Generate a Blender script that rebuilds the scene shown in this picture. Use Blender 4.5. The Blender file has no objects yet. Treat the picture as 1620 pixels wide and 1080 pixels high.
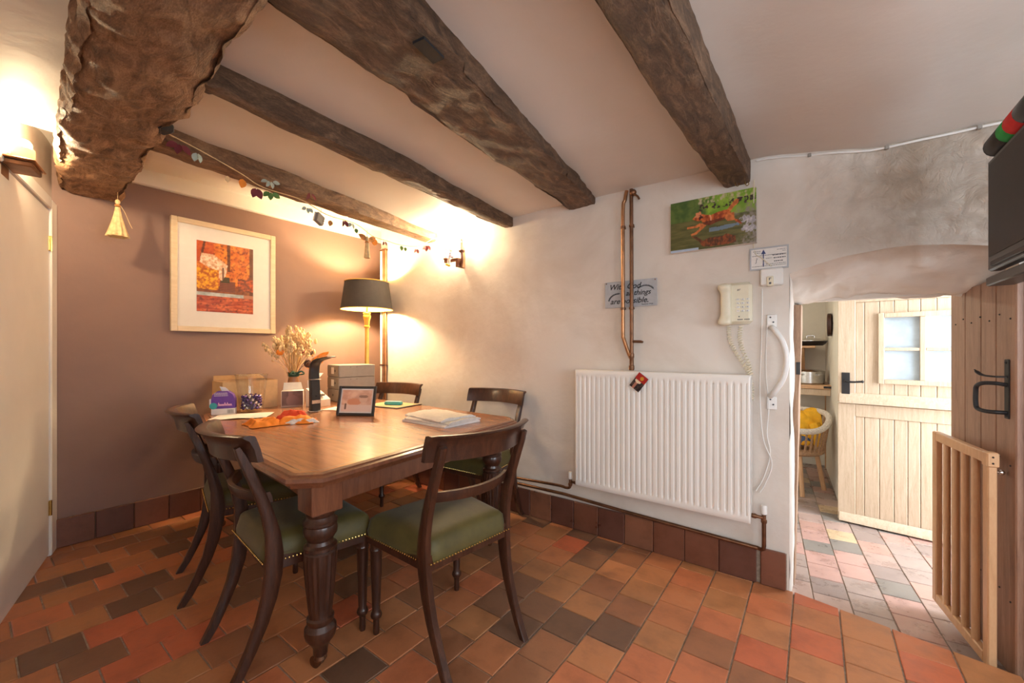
import bpy, math, random
import numpy as np
from mathutils import Vector, Matrix, noise
random.seed(7)
PI = math.pi
R = math.radians
S = bpy.context.scene
COL = S.collection

# ------------------------------------------------------------------ camera
cam_d = bpy.data.cameras.new('camera')
cam_d.sensor_width = 36.0
cam_d.lens = 14.289
cam_d.shift_y = 12.0 / 1620.0
cam_d.clip_start = 0.02
cam = bpy.data.objects.new('camera', cam_d)
COL.objects.link(cam)
cam.location = (0, 0, 1.1533)
cam.rotation_euler = (R(90), 0, R(36.626))
S.camera = cam

# ------------------------------------------------------------------ world, daylight, exposure
W = bpy.data.worlds.new('sky')
S.world = W
W.use_nodes = True
bg = W.node_tree.nodes['Background']
bg.inputs[0].default_value = (0.80, 0.90, 1.0, 1)
bg.inputs[1].default_value = 1.0
S.view_settings.view_transform = 'Standard'
S.view_settings.look = 'None'
S.view_settings.gamma = 1.0
S.view_settings.use_curve_mapping = False
S.view_settings.exposure = 1.08
S.cycles.use_denoising = True
S.cycles.max_bounces = 10
S.cycles.transparent_max_bounces = 24
S.cycles.diffuse_bounces = 6
S.cycles.sample_clamp_indirect = 6.0
S.cycles.caustics_reflective = False
S.cycles.caustics_refractive = False


def area_light(name, loc, rot, sx, sy, power, color):
    l = bpy.data.lights.new(name, 'AREA')
    l.shape = 'RECTANGLE'
    l.size = sx
    l.size_y = sy
    l.energy = power
    l.color = color
    o = bpy.data.objects.new(name, l)
    o.location = loc
    o.rotation_euler = rot
    COL.objects.link(o)
    return o


# daylight through the window of the right hand wall, the window behind the camera and the open back door
area_light('daylight_side_window', (2.42, 0.55, 1.35), (0, R(90), 0), 1.1, 1.9, 28, (0.80, 0.90, 1.0))
area_light('daylight_rear_window', (0.9, -1.22, 1.35), (R(90), 0, R(-15)), 1.5, 1.0, 25, (0.84, 0.92, 1.0))
area_light('daylight_back_door', (1.42, 3.25, 1.05), (0, R(84), R(-6)), 1.9, 0.85, 44, (0.82, 0.90, 1.0))

# ------------------------------------------------------------------ mesh helpers


class MB:
    """collects vertices and faces of one mesh"""

    def __init__(s):
        s.v = []
        s.f = []

    def add(s, vs, fs):
        o = len(s.v)
        s.v += [tuple(v) for v in vs]
        s.f += [tuple(i + o for i in f) for f in fs]
        return s

    def box(s, a, b, M=None, bev=0.0):
        x0, y0, z0 = a
        x1, y1, z1 = b
        if bev <= 0:
            vs = [(x0, y0, z0), (x1, y0, z0), (x1, y1, z0), (x0, y1, z0), (x0, y0, z1), (x1, y0, z1), (x1, y1, z1), (x0, y1, z1)]
            fs = [(0, 3, 2, 1), (4, 5, 6, 7), (0, 1, 5, 4), (1, 2, 6, 5), (2, 3, 7, 6), (3, 0, 4, 7)]
        else:
            e = min(bev, (x1 - x0) * .45, (y1 - y0) * .45, (z1 - z0) * .45)
            vs = []
            for z, k in ((z0, e), (z0 + e, 0), (z1 - e, 0), (z1, e)):
                c = e if k == 0 else 0
                i = k
                # octagon ring
                X0, X1, Y0, Y1 = x0 + i, x1 - i, y0 + i, y1 - i
                q = e * .999 if k == 0 else e * .35
                vs += [(X0 + q, Y0, z), (X1 - q, Y0, z), (X1, Y0 + q, z), (X1, Y1 - q, z), (X1 - q, Y1, z), (X0 + q, Y1, z), (X0, Y1 - q, z), (X0, Y0 + q, z)]
            fs = [tuple(range(7, -1, -1)), tuple(range(24, 32))]
            for r in range(3):
                for k in range(8):
                    fs.append((r * 8 + k, r * 8 + (k + 1) % 8, r * 8 + 8 + (k + 1) % 8, r * 8 + 8 + k))
        if M is not None:
            vs = [M @ Vector(v) for v in vs]
        return s.add(vs, fs)

    def lathe(s, prof, n=20, M=None, flute=None, cap=True):
        """prof: list of (r,z); flute(z,ang)->radius factor"""
        vs = []
        for r, z in prof:
            for k in range(n):
                a = 2 * PI * k / n
                q = r * (flute(z, a) if flute else 1)
                vs.append((q * math.cos(a), q * math.sin(a), z))
        fs = []
        for i in range(len(prof) - 1):
            for k in range(n):
                fs.append((i * n + k, i * n + (k + 1) % n, (i + 1) * n + (k + 1) % n, (i + 1) * n + k))
        if cap:
            fs.append(tuple(range(n - 1, -1, -1)))
            fs.append(tuple((len(prof) - 1) * n + k for k in range(n)))
        if M is not None:
            vs = [M @ Vector(v) for v in vs]
        return s.add(vs, fs)

    def tube(s, pts, r, n=8, cap=True, closed=False, flat=None):
        """pts: 3d path, r: radius or list; flat=(a,b): elliptic/rect factors"""
        P = [Vector(p) for p in pts]
        m = len(P)
        rr = r if isinstance(r, (list, tuple)) else [r] * m
        T = []
        for i in range(m):
            a = P[i - 1] if (i > 0 or closed) else P[i]
            b = P[(i + 1) % m] if (i < m - 1 or closed) else P[i]
            t = (b - a)
            T.append(t.normalized() if t.length > 1e-9 else Vector((0, 0, 1)))
        up = Vector((0, 0, 1)) if abs(T[0].z) < .9 else Vector((0, 1, 0))
        N = (up - T[0] * up.dot(T[0])).normalized()
        vs = []
        for i in range(m):
            N = (N - T[i] * N.dot(T[i]))
            N = N.normalized() if N.length > 1e-6 else T[i].orthogonal().normalized()
            B = T[i].cross(N)
            fa, fb = flat if flat else (1, 1)
            for k in range(n):
                a = 2 * PI * (k + .5) / n
                vs.append(P[i] + N * (math.cos(a) * rr[i] * fa) + B * (math.sin(a) * rr[i] * fb))
        fs = []
        for i in range(m if closed else m - 1):
            j = (i + 1) % m
            for k in range(n):
                fs.append((i * n + k, i * n + (k + 1) % n, j * n + (k + 1) % n, j * n + k))
        if cap and not closed:
            fs.append(tuple(range(n - 1, -1, -1)))
            fs.append(tuple((m - 1) * n + k for k in range(n)))
        return s.add(vs, fs)

    def prism(s, poly, z0, z1, M=None, bev=0.0):
        """poly: ccw list of (x,y), extruded in z; bev chamfers the top rim"""
        n = len(poly)
        vs = [(x, y, z0) for x, y in poly]
        if bev > 0:
            cx = sum(p[0] for p in poly) / n
            cy = sum(p[1] for p in poly) / n
            vs += [(x, y, z1 - bev) for x, y in poly]
            ins = []
            for x, y in poly:
                d = math.hypot(x - cx, y - cy) or 1
                k = max(0, 1 - bev * 1.4 / d)
                ins.append((cx + (x - cx) * k, cy + (y - cy) * k, z1))
            vs += ins
            L = 3
        else:
            vs += [(x, y, z1) for x, y in poly]
            L = 2
        fs = [tuple(range(n - 1, -1, -1)), tuple((L - 1) * n + k for k in range(n))]
        for r in range(L - 1):
            for k in range(n):
                fs.append((r * n + k, r * n + (k + 1) % n, (r + 1) * n + (k + 1) % n, (r + 1) * n + k))
        if M is not None:
            vs = [M @ Vector(v) for v in vs]
        return s.add(vs, fs)

    def grid(s, fn, nu, nv, closed_u=False):
        """fn(i/nu, j/nv) -> point"""
        vs = []
        mu = nu if closed_u else nu + 1
        for j in range(nv + 1):
            for i in range(mu):
                vs.append(tuple(fn(i / nu, j / nv)))
        fs = []
        for j in range(nv):
            for i in range(nu):
                a = j * mu + i
                b = j * mu + (i + 1) % mu
                fs.append((a, b, b + mu, a + mu))
        return s.add(vs, fs)

    def ball(s, c, r, n=10, m=7, sc=(1, 1, 1), M=None):
        vs = []
        for j in range(m + 1):
            t = PI * j / m
            for i in range(n):
                a = 2 * PI * i / n
                p = Vector((r * sc[0] * math.sin(t) * math.cos(a), r * sc[1] * math.sin(t) * math.sin(a), -r * sc[2] * math.cos(t)))
                if M is not None:
                    p = M @ p
                vs.append(p + Vector(c))
        fs = []
        for j in range(m):
            for i in range(n):
                fs.append((j * n + i, j * n + (i + 1) % n, (j + 1) * n + (i + 1) % n, (j + 1) * n + i))
        return s.add(vs, fs)

    def mesh(s, name, m, smooth=35):
        me = bpy.data.meshes.new(name)
        me.from_pydata(s.v, [], s.f)
        me.validate()
        me.update()
        if m is not None:
            me.materials.append(m)
        if smooth:
            me.shade_smooth()
            me.set_sharp_from_angle(angle=R(smooth))
        return me

    def build(s, name, m, parent=None, smooth=35, loc=None, rotz=0):
        return put(name, s.mesh(name, m, smooth), parent, loc, rotz)


def put(name, me, parent=None, loc=None, rotz=0):
    o = bpy.data.objects.new(name, me)
    COL.objects.link(o)
    if parent is not None:
        o.parent = parent
    if loc is not None:
        o.location = loc
    if rotz:
        o.rotation_euler = (0, 0, rotz)
    return o


def tag(o, label, cat, group=None):
    o['label'] = label
    o['category'] = cat
    if group:
        o['group'] = group
    return o


def thing(name, label, cat, loc=(0, 0, 0), rotz=0, group=None):
    o = bpy.data.objects.new(name, None)
    o.empty_display_size = .05
    COL.objects.link(o)
    o.location = loc
    o.rotation_euler = (0, 0, rotz)
    return tag(o, label, cat, group)


def struct(o, label=None):
    o['kind'] = 'structure'
    if label:
        o['label'] = label
    return o


def copy_tree(o, parent=None):
    c = o.copy()
    COL.objects.link(c)
    c.parent = parent
    for ch in list(o.children):
        copy_tree(ch, c)
    return c


def text_mesh(name, txt, size, m, shear=0.0, extrude=0.0004, align='LEFT', bold=0.0, parent=None, M=None):
    cu = bpy.data.curves.new(name, 'FONT')
    cu.body = txt
    cu.size = size
    cu.shear = shear
    cu.extrude = extrude
    cu.offset = bold
    cu.align_x = align
    cu.resolution_u = 3
    t = bpy.data.objects.new(name, cu)
    COL.objects.link(t)
    bpy.context.view_layer.update()
    me = bpy.data.meshes.new_from_object(t.evaluated_get(bpy.context.evaluated_depsgraph_get()))
    bpy.data.objects.remove(t)
    bpy.data.curves.remove(cu)
    me.name = name
    me.materials.clear()
    me.materials.append(m)
    if M is not None:
        me.transform(M)
    return put(name, me, parent)


def fbm(x, y, z, o=4):
    return noise.fractal(Vector((x, y, z)), 1.0, 2.0, o)


# ------------------------------------------------------------------ materials
def nodes(name):
    m = bpy.data.materials.new(name)
    m.use_nodes = True
    nt = m.node_tree
    return m, nt, nt.nodes['Principled BSDF']


def N(nt, t, **kw):
    n = nt.nodes.new(t)
    for k, v in kw.items():
        setattr(n, k, v)
    return n


def ramp(nt, stops, inp):
    r = N(nt, 'ShaderNodeValToRGB')
    e = r.color_ramp.elements
    while len(e) < len(stops):
        e.new(.5)
    for i, (p, c) in enumerate(stops):
        e[i].position = p
        e[i].color = (c[0], c[1], c[2], 1)
    nt.links.new(inp, r.inputs[0])
    return r


def coords(nt, scale=(1, 1, 1), rot=(0, 0, 0)):
    tc = N(nt, 'ShaderNodeTexCoord')
    mp = N(nt, 'ShaderNodeMapping')
    mp.inputs['Scale'].default_value = scale
    mp.inputs['Rotation'].default_value = rot
    nt.links.new(tc.outputs['Object'], mp.inputs[0])
    return mp.outputs[0]


def tex(nt, vec, scale, detail=5, rough=.6, dist=0.0):
    n = N(nt, 'ShaderNodeTexNoise')
    n.inputs['Scale'].default_value = scale
    n.inputs['Detail'].default_value = detail
    n.inputs['Roughness'].default_value = rough
    n.inputs['Distortion'].default_value = dist
    nt.links.new(vec, n.inputs['Vector'])
    return n.outputs[0]


def bump(nt, b, h, strength, dist=.01, prev=None):
    n = N(nt, 'ShaderNodeBump')
    n.inputs['Strength'].default_value = strength
    n.inputs['Distance'].default_value = dist
    nt.links.new(h, n.inputs['Height'])
    if prev:
        nt.links.new(prev.outputs[0], n.inputs['Normal'])
    nt.links.new(n.outputs[0], b.inputs['Normal'])
    return n


def plain(name, c, rough=.5, metal=0.0, var=.12, scale=30, bmp=0.0, spec=None):
    m, nt, b = nodes(name)
    v = coords(nt)
    t = tex(nt, v, scale)
    d = [max(0, x * (1 - var)) for x in c]
    u = [min(1, x * (1 + var)) for x in c]
    r = ramp(nt, [(.3, d), (.7, u)], t)
    nt.links.new(r.outputs[0], b.inputs['Base Color'])
    b.inputs['Roughness'].default_value = rough
    b.inputs['Metallic'].default_value = metal
    if spec is not None:
        b.inputs['Specular IOR Level'].default_value = spec
    if bmp:
        bump(nt, b, t, bmp, .004)
    return m


def wood(name, dark, mid, light, grain=(1, 1, 12), scale=6, rough=.4, bmp=.15, coat=0.0, rough2=None):
    m, nt, b = nodes(name)
    v = coords(nt, grain)
    t1 = tex(nt, v, scale, 6, .65, 1.2)
    v2 = coords(nt, tuple(4 * g for g in grain))
    t2 = tex(nt, v2, scale * 3, 4, .7)
    mx = N(nt, 'ShaderNodeMix', data_type='FLOAT')
    mx.inputs[0].default_value = .35
    nt.links.new(t1, mx.inputs[2])
    nt.links.new(t2, mx.inputs[3])
    r = ramp(nt, [(.3, dark), (.5, mid), (.72, light)], mx.outputs[0])
    nt.links.new(r.outputs[0], b.inputs['Base Color'])
    b.inputs['Roughness'].default_value = rough
    if coat:
        b.inputs['Coat Weight'].default_value = coat
        b.inputs['Coat Roughness'].default_value = .15
    bump(nt, b, mx.outputs[0], bmp, .02 if bmp > .5 else .004)
    return m


def emit(name, c, strength):
    m, nt, b = nodes(name)
    b.inputs['Base Color'].default_value = (*c, 1)
    b.inputs['Emission Color'].default_value = (*c, 1)
    b.inputs['Emission Strength'].default_value = strength
    return m


def thin_glass(name, tint=(1, 1, 1), rough=.02, lo=.03, hi=.45):
    """single sheet of clear glass: see-through with a reflection that grows at grazing angles"""
    m = bpy.data.materials.new(name)
    m.use_nodes = True
    nt = m.node_tree
    nt.nodes.clear()
    out = N(nt, 'ShaderNodeOutputMaterial')
    tr = N(nt, 'ShaderNodeBsdfTransparent')
    tr.inputs[0].default_value = (*tint, 1)
    gl = N(nt, 'ShaderNodeBsdfGlossy')
    gl.inputs['Roughness'].default_value = rough
    fr = N(nt, 'ShaderNodeLayerWeight')
    pw = N(nt, 'ShaderNodeMath', operation='POWER')
    pw.inputs[1].default_value = 4.0
    nt.links.new(fr.outputs['Facing'], pw.inputs[0])
    mr = N(nt, 'ShaderNodeMapRange')
    mr.inputs['To Min'].default_value = lo
    mr.inputs['To Max'].default_value = hi
    nt.links.new(pw.outputs[0], mr.inputs['Value'])
    mx = N(nt, 'ShaderNodeMixShader')
    nt.links.new(mr.outputs[0], mx.inputs[0])
    nt.links.new(tr.outputs[0], mx.inputs[1])
    nt.links.new(gl.outputs[0], mx.inputs[2])
    nt.links.new(mx.outputs[0], out.inputs[0])
    return m


def plaster(name, base, stain, stain_amt=.35, sc=1.6, bmp=.25, rough=.75, fine=38):
    m, nt, b = nodes(name)
    v = coords(nt)
    t1 = tex(nt, v, sc, 6, .65, .4)
    t2 = tex(nt, v, fine, 6, .6)
    t3 = tex(nt, v, 7, 5, .6)
    r = ramp(nt, [(.42, base), (.70, [base[i] * (1 - stain_amt) + stain[i] * stain_amt for i in range(3)])], t1)
    nt.links.new(r.outputs[0], b.inputs['Base Color'])
    b.inputs['Roughness'].default_value = rough
    n1 = bump(nt, b, t3, bmp, .02)
    bump(nt, b, t2, bmp * .5, .004, n1)
    return m


def tile_mat(name, stops, rough=.42, island=False):
    m, nt, b = nodes(name)
    if island:
        oi = N(nt, 'ShaderNodeNewGeometry').outputs['Random Per Island']
    else:
        oi = N(nt, 'ShaderNodeObjectInfo').outputs['Random']
    r = ramp(nt, stops, oi)
    r.color_ramp.interpolation = 'CONSTANT'
    tc = N(nt, 'ShaderNodeNewGeometry').outputs['Position']
    t = tex(nt, tc, 9, 6, .65)
    t2 = tex(nt, tc, 120, 3, .6)
    mx = N(nt, 'ShaderNodeMix', data_type='RGBA', blend_type='MULTIPLY')
    mx.inputs[0].default_value = .75
    rr = ramp(nt, [(.25, (.55, .52, .5)), (.55, (1, 1, 1)), (.8, (1.0, .95, .88))], t)
    nt.links.new(r.outputs[0], mx.inputs[6])
    nt.links.new(rr.outputs[0], mx.inputs[7])
    nt.links.new(mx.outputs[2], b.inputs['Base Color'])
    ro = ramp(nt, [(.3, (rough - .1,) * 3), (.7, (rough + .15,) * 3)], t)
    nt.links.new(ro.outputs[0], b.inputs['Roughness'])
    n1 = bump(nt, b, t, .25, .008)
    bump(nt, b, t2, .15, .002, n1)
    return m


def print_mat(name, rough=.5):
    m, nt, b = nodes(name)
    a = N(nt, 'ShaderNodeVertexColor', layer_name='Col')
    nt.links.new(a.outputs[0], b.inputs['Base Color'])
    b.inputs['Roughness'].default_value = rough
    return m


def srgb(r, g, b):
    f = lambda c: (c / 255 / 12.92) if c / 255 <= .04045 else ((c / 255 + .055) / 1.055) ** 2.4
    return (f(r), f(g), f(b))


M_wallA = plaster('cream_plaster', (.70, .63, .56), (.46, .36, .27), .45)
def rough_wall():
    """cream plaster that turns into old tan, lumpy render over the doorway"""
    m, nt, b = nodes('old_lumpy_plaster')
    v = coords(nt)
    t1 = tex(nt, v, 1.6, 6, .65, .4)
    t2 = tex(nt, v, 38, 6, .6)
    t3 = tex(nt, v, 7, 5, .6)
    t4 = tex(nt, v, 14, 8, .7, .6)
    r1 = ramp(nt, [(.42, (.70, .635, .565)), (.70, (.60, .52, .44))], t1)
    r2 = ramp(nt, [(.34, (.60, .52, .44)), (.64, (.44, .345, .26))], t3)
    sx = N(nt, 'ShaderNodeSeparateXYZ')
    nt.links.new(v, sx.inputs[0])
    mr = N(nt, 'ShaderNodeMapRange', interpolation_type='SMOOTHSTEP')
    mr.inputs['From Min'].default_value = -.15
    mr.inputs['From Max'].default_value = .35
    nt.links.new(sx.outputs[0], mr.inputs['Value'])
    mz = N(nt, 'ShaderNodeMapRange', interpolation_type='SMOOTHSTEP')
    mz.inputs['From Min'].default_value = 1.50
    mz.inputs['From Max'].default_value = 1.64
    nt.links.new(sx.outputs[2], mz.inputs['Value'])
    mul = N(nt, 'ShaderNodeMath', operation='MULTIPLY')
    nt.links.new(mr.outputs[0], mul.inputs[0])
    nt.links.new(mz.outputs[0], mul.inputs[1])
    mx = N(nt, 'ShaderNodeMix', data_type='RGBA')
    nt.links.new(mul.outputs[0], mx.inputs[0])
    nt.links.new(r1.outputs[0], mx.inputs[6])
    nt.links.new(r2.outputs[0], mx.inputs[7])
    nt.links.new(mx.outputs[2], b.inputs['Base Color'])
    b.inputs['Roughness'].default_value = .75
    n1 = bump(nt, b, t3, .25, .02)
    n2 = bump(nt, b, t2, .12, .004, n1)
    rg = N(nt, 'ShaderNodeMath', operation='MULTIPLY')
    nt.links.new(t4, rg.inputs[0])
    nt.links.new(mul.outputs[0], rg.inputs[1])
    bump(nt, b, rg.outputs[0], .9, .03, n2)
    return m


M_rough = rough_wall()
M_wallB = plaster('brown_paint', (.235, .140, .108), (.17, .10, .078), .4, 1.2, .12, .62)
M_ceil = plaster('white_ceiling', (.74, .70, .65), (.64, .58, .51), .4, 1.3, .12, .6)
M_white = plain('white_gloss_paint', (.80, .77, .72), .35, var=.03, scale=5)
M_cream_wall = plaster('kitchen_plaster', (.80, .76, .66), (.66, .60, .5), .4)
M_grout = plain('grout', (.36, .29, .22), .9, var=.3, scale=60)
TS = [(0.0, srgb(184, 118, 78)), (.16, srgb(156, 104, 72)), (.30, srgb(192, 116, 78)), (.44, srgb(176, 120, 78)), (.58, srgb(136, 96, 70)), (.70, srgb(186, 124, 82)), (.84, srgb(116, 84, 64)), (.93, srgb(194, 106, 72))]
M_tile = tile_mat('quarry_tile', TS)
M_tile_i = tile_mat('quarry_tile_rest', TS, island=True)
FS = [(0.0, srgb(176, 150, 138)), (.2, srgb(150, 132, 124)), (.38, srgb(184, 146, 132)), (.52, srgb(134, 126, 118)), (.68, srgb(166, 146, 136)), (.82, srgb(186, 148, 136)), (.95, srgb(204, 176, 140))]
M_tile_far = tile_mat('worn_quarry_tile', FS, .3)
SS = [(0.0, srgb(112, 70, 52)), (.25, srgb(128, 84, 62)), (.5, srgb(98, 62, 50)), (.75, srgb(120, 76, 58))]
M_skirt = tile_mat('skirting_tile', SS, .35)
M_beam = wood('old_oak', (.035, .016, .008), (.26, .135, .068), (.58, .35, .20), (1.2, 3.2, 3.2), 7, .6, 1.0)
M_joist = wood('old_oak_joist', (.035, .016, .008), (.20, .10, .048), (.46, .26, .13), (3.5, 1.1, 3.5), 7, .6, 1.0)
M_beamD = wood('dark_oak', (.022, .012, .008), (.14, .076, .040), (.38, .22, .125), (3.5, 1.1, 3.5), 7, .6, 1.0)
M_mahog = wood('mahogany', (.018, .007, .005), (.048, .017, .009), (.10, .036, .018), (6, 6, .8), 6, .3, .05, .15)
M_mahogT = wood('mahogany_top', (.26, .105, .048), (.37, .16, .075), (.47, .225, .11), (.7, 7, 7), 4, .26, .04, .3)
M_mahogL = wood('mahogany_red', (.10, .032, .016), (.17, .058, .026), (.24, .09, .04), (6, 6, .8), 5, .28, .05, .3)
M_darkline = plain('dark_line', (.03, .012, .007), .4)
M_velvet = plain('green_velvet', (.082, .062, .009), .6, var=.28, scale=9, bmp=.1)
M_velvet.node_tree.nodes['Principled BSDF'].inputs['Sheen Weight'].default_value = .12
M_brass = plain('brass', (.62, .42, .14), .25, 1.0)
M_gold = plain('gilt', (.70, .44, .10), .35, .85)
M_copper = plain('aged_copper', (.46, .23, .11), .38, .9, .35, 14)
M_copperD = plain('dark_copper', (.20, .10, .055), .45, .85, .4, 14)
M_steel = plain('steel', (.6, .58, .55), .25, 1.0)
M_iron = plain('black_iron', (.028, .026, .026), .5, .4)
M_black = plain('black_plastic', (.03, .028, .027), .35)
M_screen = plain('dark_screen', (.030, .022, .018), .45, spec=.25)
M_rad = plain('radiator_enamel', (.80, .76, .70), .35, var=.03, scale=4)
M_plast = plain('ivory_plastic', (.72, .66, .50), .4, var=.03)
M_wplast = plain('white_plastic', (.78, .76, .72), .4, var=.03)
M_grey = plain('dark_grey_lettering', (.08, .08, .09), .6)
M_navy = plain('navy_ink', (.03, .05, .16), .6)
M_ink = plain('black_ink', (.012, .012, .014), .6)
M_tin = plain('grey_tin', (.42, .43, .45), .5, .1, .12, 18)
M_card = plain('cardboard', (.62, .40, .20), .8, var=.08)
M_cardin = plain('cardboard_inside', (.42, .26, .13), .85, var=.08)
M_paper = plain('paper', (.78, .75, .71), .8, var=.05)
M_news = plain('newsprint', (.66, .62, .57), .85, var=.1, scale=60)
M_pict = print_mat('printed_picture', .4)
M_frame = wood('pale_ash', (.62, .47, .28), (.72, .57, .37), (.80, .66, .46), (1, 6, 6), 6, .4, .04)
M_mount = plain('mount_card', (.80, .76, .70), .8, var=.02)
M_glass = thin_glass('picture_glass')
M_vglass = thin_glass('vase_glass', (.96, .96, .94), .03, .06, .75)
M_oakpale = wood('pale_oak', (.42, .30, .19), (.56, .43, .30), (.68, .55, .41), (14, 14, 1), 4, .5, .12)
M_plank = wood('pine_plank', (.15, .075, .045), (.30, .165, .105), (.42, .26, .175), (14, 14, 1), 3, .45, .15)
M_gate = wood('beech', (.50, .27, .13), (.60, .35, .18), (.68, .43, .24), (8, 8, 1), 4, .38, .04)
M_postw = wood('post_oak', (.16, .085, .045), (.30, .17, .095), (.44, .28, .17), (8, 8, 1), 4, .55, .3)
M_shade = plain('dark_grey_shade', (.042, .036, .033), .8)
M_shadein = plain('gold_lining', (.75, .55, .22), .4, .3)
M_bulb = emit('warm_bulb', (1.0, .76, .46), 520)
M_bulbC = emit('door_sconce_bulb', (1.0, .76, .46), 680)
M_bulbL = emit('lamp_bulb', (1.0, .74, .43), 860)
M_straw = plain('raffia', (.66, .48, .24), .8, var=.25, scale=50)
M_strawD = plain('dried_orange', (.52, .22, .06), .8, var=.3, scale=40)
M_cream = plain('dried_cream', (.74, .54, .29), .85, var=.25, scale=40)
M_maroon = plain('maroon', (.16, .02, .025), .7)
M_sage = plain('sage_green', (.40, .46, .38), .7)
M_green = plain('leaf_green', (.10, .20, .04), .7)
M_dgreen = plain('dark_green_ribbon', (.015, .07, .045), .5)
M_cone = plain('pine_cone', (.10, .045, .03), .8)
M_orange = plain('orange_cotton', (.78, .24, .02), .8, var=.15, scale=12)
M_redor = plain('red_cotton', (.66, .07, .02), .8, var=.12, scale=12)
M_purple = plain('purple_card', (.12, .04, .30), .5)
M_teal = plain('teal', (.05, .38, .38), .5)
M_drawer = plain('grey_board', (.30, .27, .235), .7, var=.06)
M_drawerF = plain('grey_board_front', (.25, .22, .19), .7, var=.06)
M_cushion = plain('yellow_fleece', (.80, .42, .02), .9, var=.2, scale=14)
M_blue = plain('blue_cloth', (.06, .10, .22), .9)
M_wicker = plain('whitewashed_wicker', (.62, .56, .48), .7, var=.3, scale=90, bmp=.4)
M_wickerD = plain('brown_wicker', (.36, .21, .11), .7, var=.3, scale=90, bmp=.4)
M_red = plain('red_cloth', (.55, .02, .02), .8)
M_curtain = plain('frosted_pane', (.42, .50, .56), .25, var=.25, scale=5)

# ------------------------------------------------------------------ room shell
XB = -3.53          # brown wall
YA = 2.35           # radiator wall
ZC = 2.10           # ceiling


def ss(t):
    t = max(0, min(1, t))
    return t * t * (3 - 2 * t)


def zceil(x, y):
    z = ZC
    if x < -2.5:
        z += .23 * ss((-2.5 - x) / .95)
    if x > -.25:
        z -= .07 * ss((x + .25) / .5)
    return z + .010 * fbm(x * 1.3, y * 1.3, 3.0, 3)


q0 = Vector((-3.533, .298))
eC = Vector((.9653, -.2611))
nC = Vector((.2611, .9653))       # into the room


def wallC_y(x):
    return q0.y + (x - q0.x) * eC.y / eC.x


# ceiling
b = MB()
b.grid(lambda u, v: (XB - .1 + u * 5.9, -1.6 + v * 4.2, zceil(XB - .1 + u * 5.9, -1.6 + v * 4.2)), 120, 84)
struct(b.build('ceiling', M_ceil), 'uneven white plastered ceiling between the beams')
b = MB()
b.box((XB - .3, -2, 2.42), (2.5, 2.75, 2.5))
struct(b.build('ceiling_roof', M_ceil), 'floor boards above the plaster ceiling')

# brown wall
b = MB()
b.grid(lambda u, v: (XB + .006 * fbm(u * 5, v * 4, 1, 3), .1 + u * 2.55, -.1 + v * 2.6), 60, 50)
b.box((XB - .12, .1, -.1), (XB - .03, 2.75, 2.5))
struct(b.build('wall_left', M_wallB), 'chocolate brown painted wall with the framed autumn picture')
# brown return closing the recess beside the corner pipes
b = MB()
b.box((XB - .05, 2.58, -.1), (-3.28, 2.68, 2.5))
struct(b.build('wall_recess', M_wallB), 'brown painted return of the corner recess')

# radiator wall with the doorway
XL, XR = -.095, .615


def zlint(x):
    t = (x - XL) / (XR - XL)
    return 1.50 + .075 * math.sin(PI * min(1, max(0, t * .9 + .05))) + .02 * t


def soff(x, s):
    """soffit point, s 0 at the room face, 1 at the door frame"""
    z0 = zlint(x)
    z1 = 1.398 + .012 * math.sin(x * 9)
    k = ss(s) * .75 + s * .25
    m = min(1, 6 * s)
    return (x, wy(x, z0) * (1 - s) + 2.66 * s + .03 * m * fbm(x * 6, s * 3, 7, 4) * (1 if s < 1 else 0), z0 + (z1 - z0) * k + .022 * m * fbm(x * 7, s * 4, 9, 4))


def wy(x, z):
    y = YA + .006 * fbm(x * 1.5, z * 1.5, 0, 3)
    if x > -.3:       # lumpy plaster over the door
        a = ss((x + .3) / .4)
        y += a * (.012 * fbm(x * 7, z * 7, 5, 5) + .012 * fbm(x * 2.5, z * 2.5, 8, 2))
    return y


b = MB()
b.grid(lambda u, v: (-3.29 + u * (XL + 3.29), wy(-3.29 + u * (XL + 3.29), -.1 + v * 2.6), -.1 + v * 2.6), 110, 80)


def over(u, v):
    x = XL + u * (XR - XL)
    z = zlint(x) + v * (2.5 - zlint(x))
    return (x, wy(x, z), z)


b.grid(over, 80, 100)
b.grid(lambda u, v: soff(XL + u * (XR - XL), 1 - v), 60, 20)
b.grid(lambda u, v: (XR + u * 1.7, wy(XR + u * 1.7, -.1 + v * 2.6), -.1 + v * 2.6), 50, 60)
# jambs
b.grid(lambda u, v: (XL + .012 * u + .008 * fbm(v * 6, u, 2, 3) * (1 if u < 1 else 0), wy(XL, -.1 + v * 1.62) + u * .31, -.1 + v * 1.62 - .09 * u * v), 6, 40)
b.grid(lambda u, v: (XR, YA + (1 - u) * .33, -.1 + v * 1.66), 4, 20)
# end of the wall at the corner recess and the far face
b.box((-3.29, YA + .02, -.1), (-3.20, 2.66, 2.5))
b.box((-3.29, 2.64, -.1), (XL, 2.68, 2.5))
b.box((XR, 2.64, -.1), (2.4, 2.68, 2.5))
b.box((XL, 2.64, 1.40), (XR, 2.68, 2.5))
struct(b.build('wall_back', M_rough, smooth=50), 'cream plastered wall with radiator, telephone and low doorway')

# wall with the white door, and the unseen walls behind the camera
b = MB()


def segC(t0, t1, z0, z1, th=.12):
    p = q0 + eC * t0
    q = q0 + eC * t1
    r = q - nC * th
    s_ = p - nC * th
    b.prism([(s_.x, s_.y), (r.x, r.y), (q.x, q.y), (p.x, p.y)], z0, z1)


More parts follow.
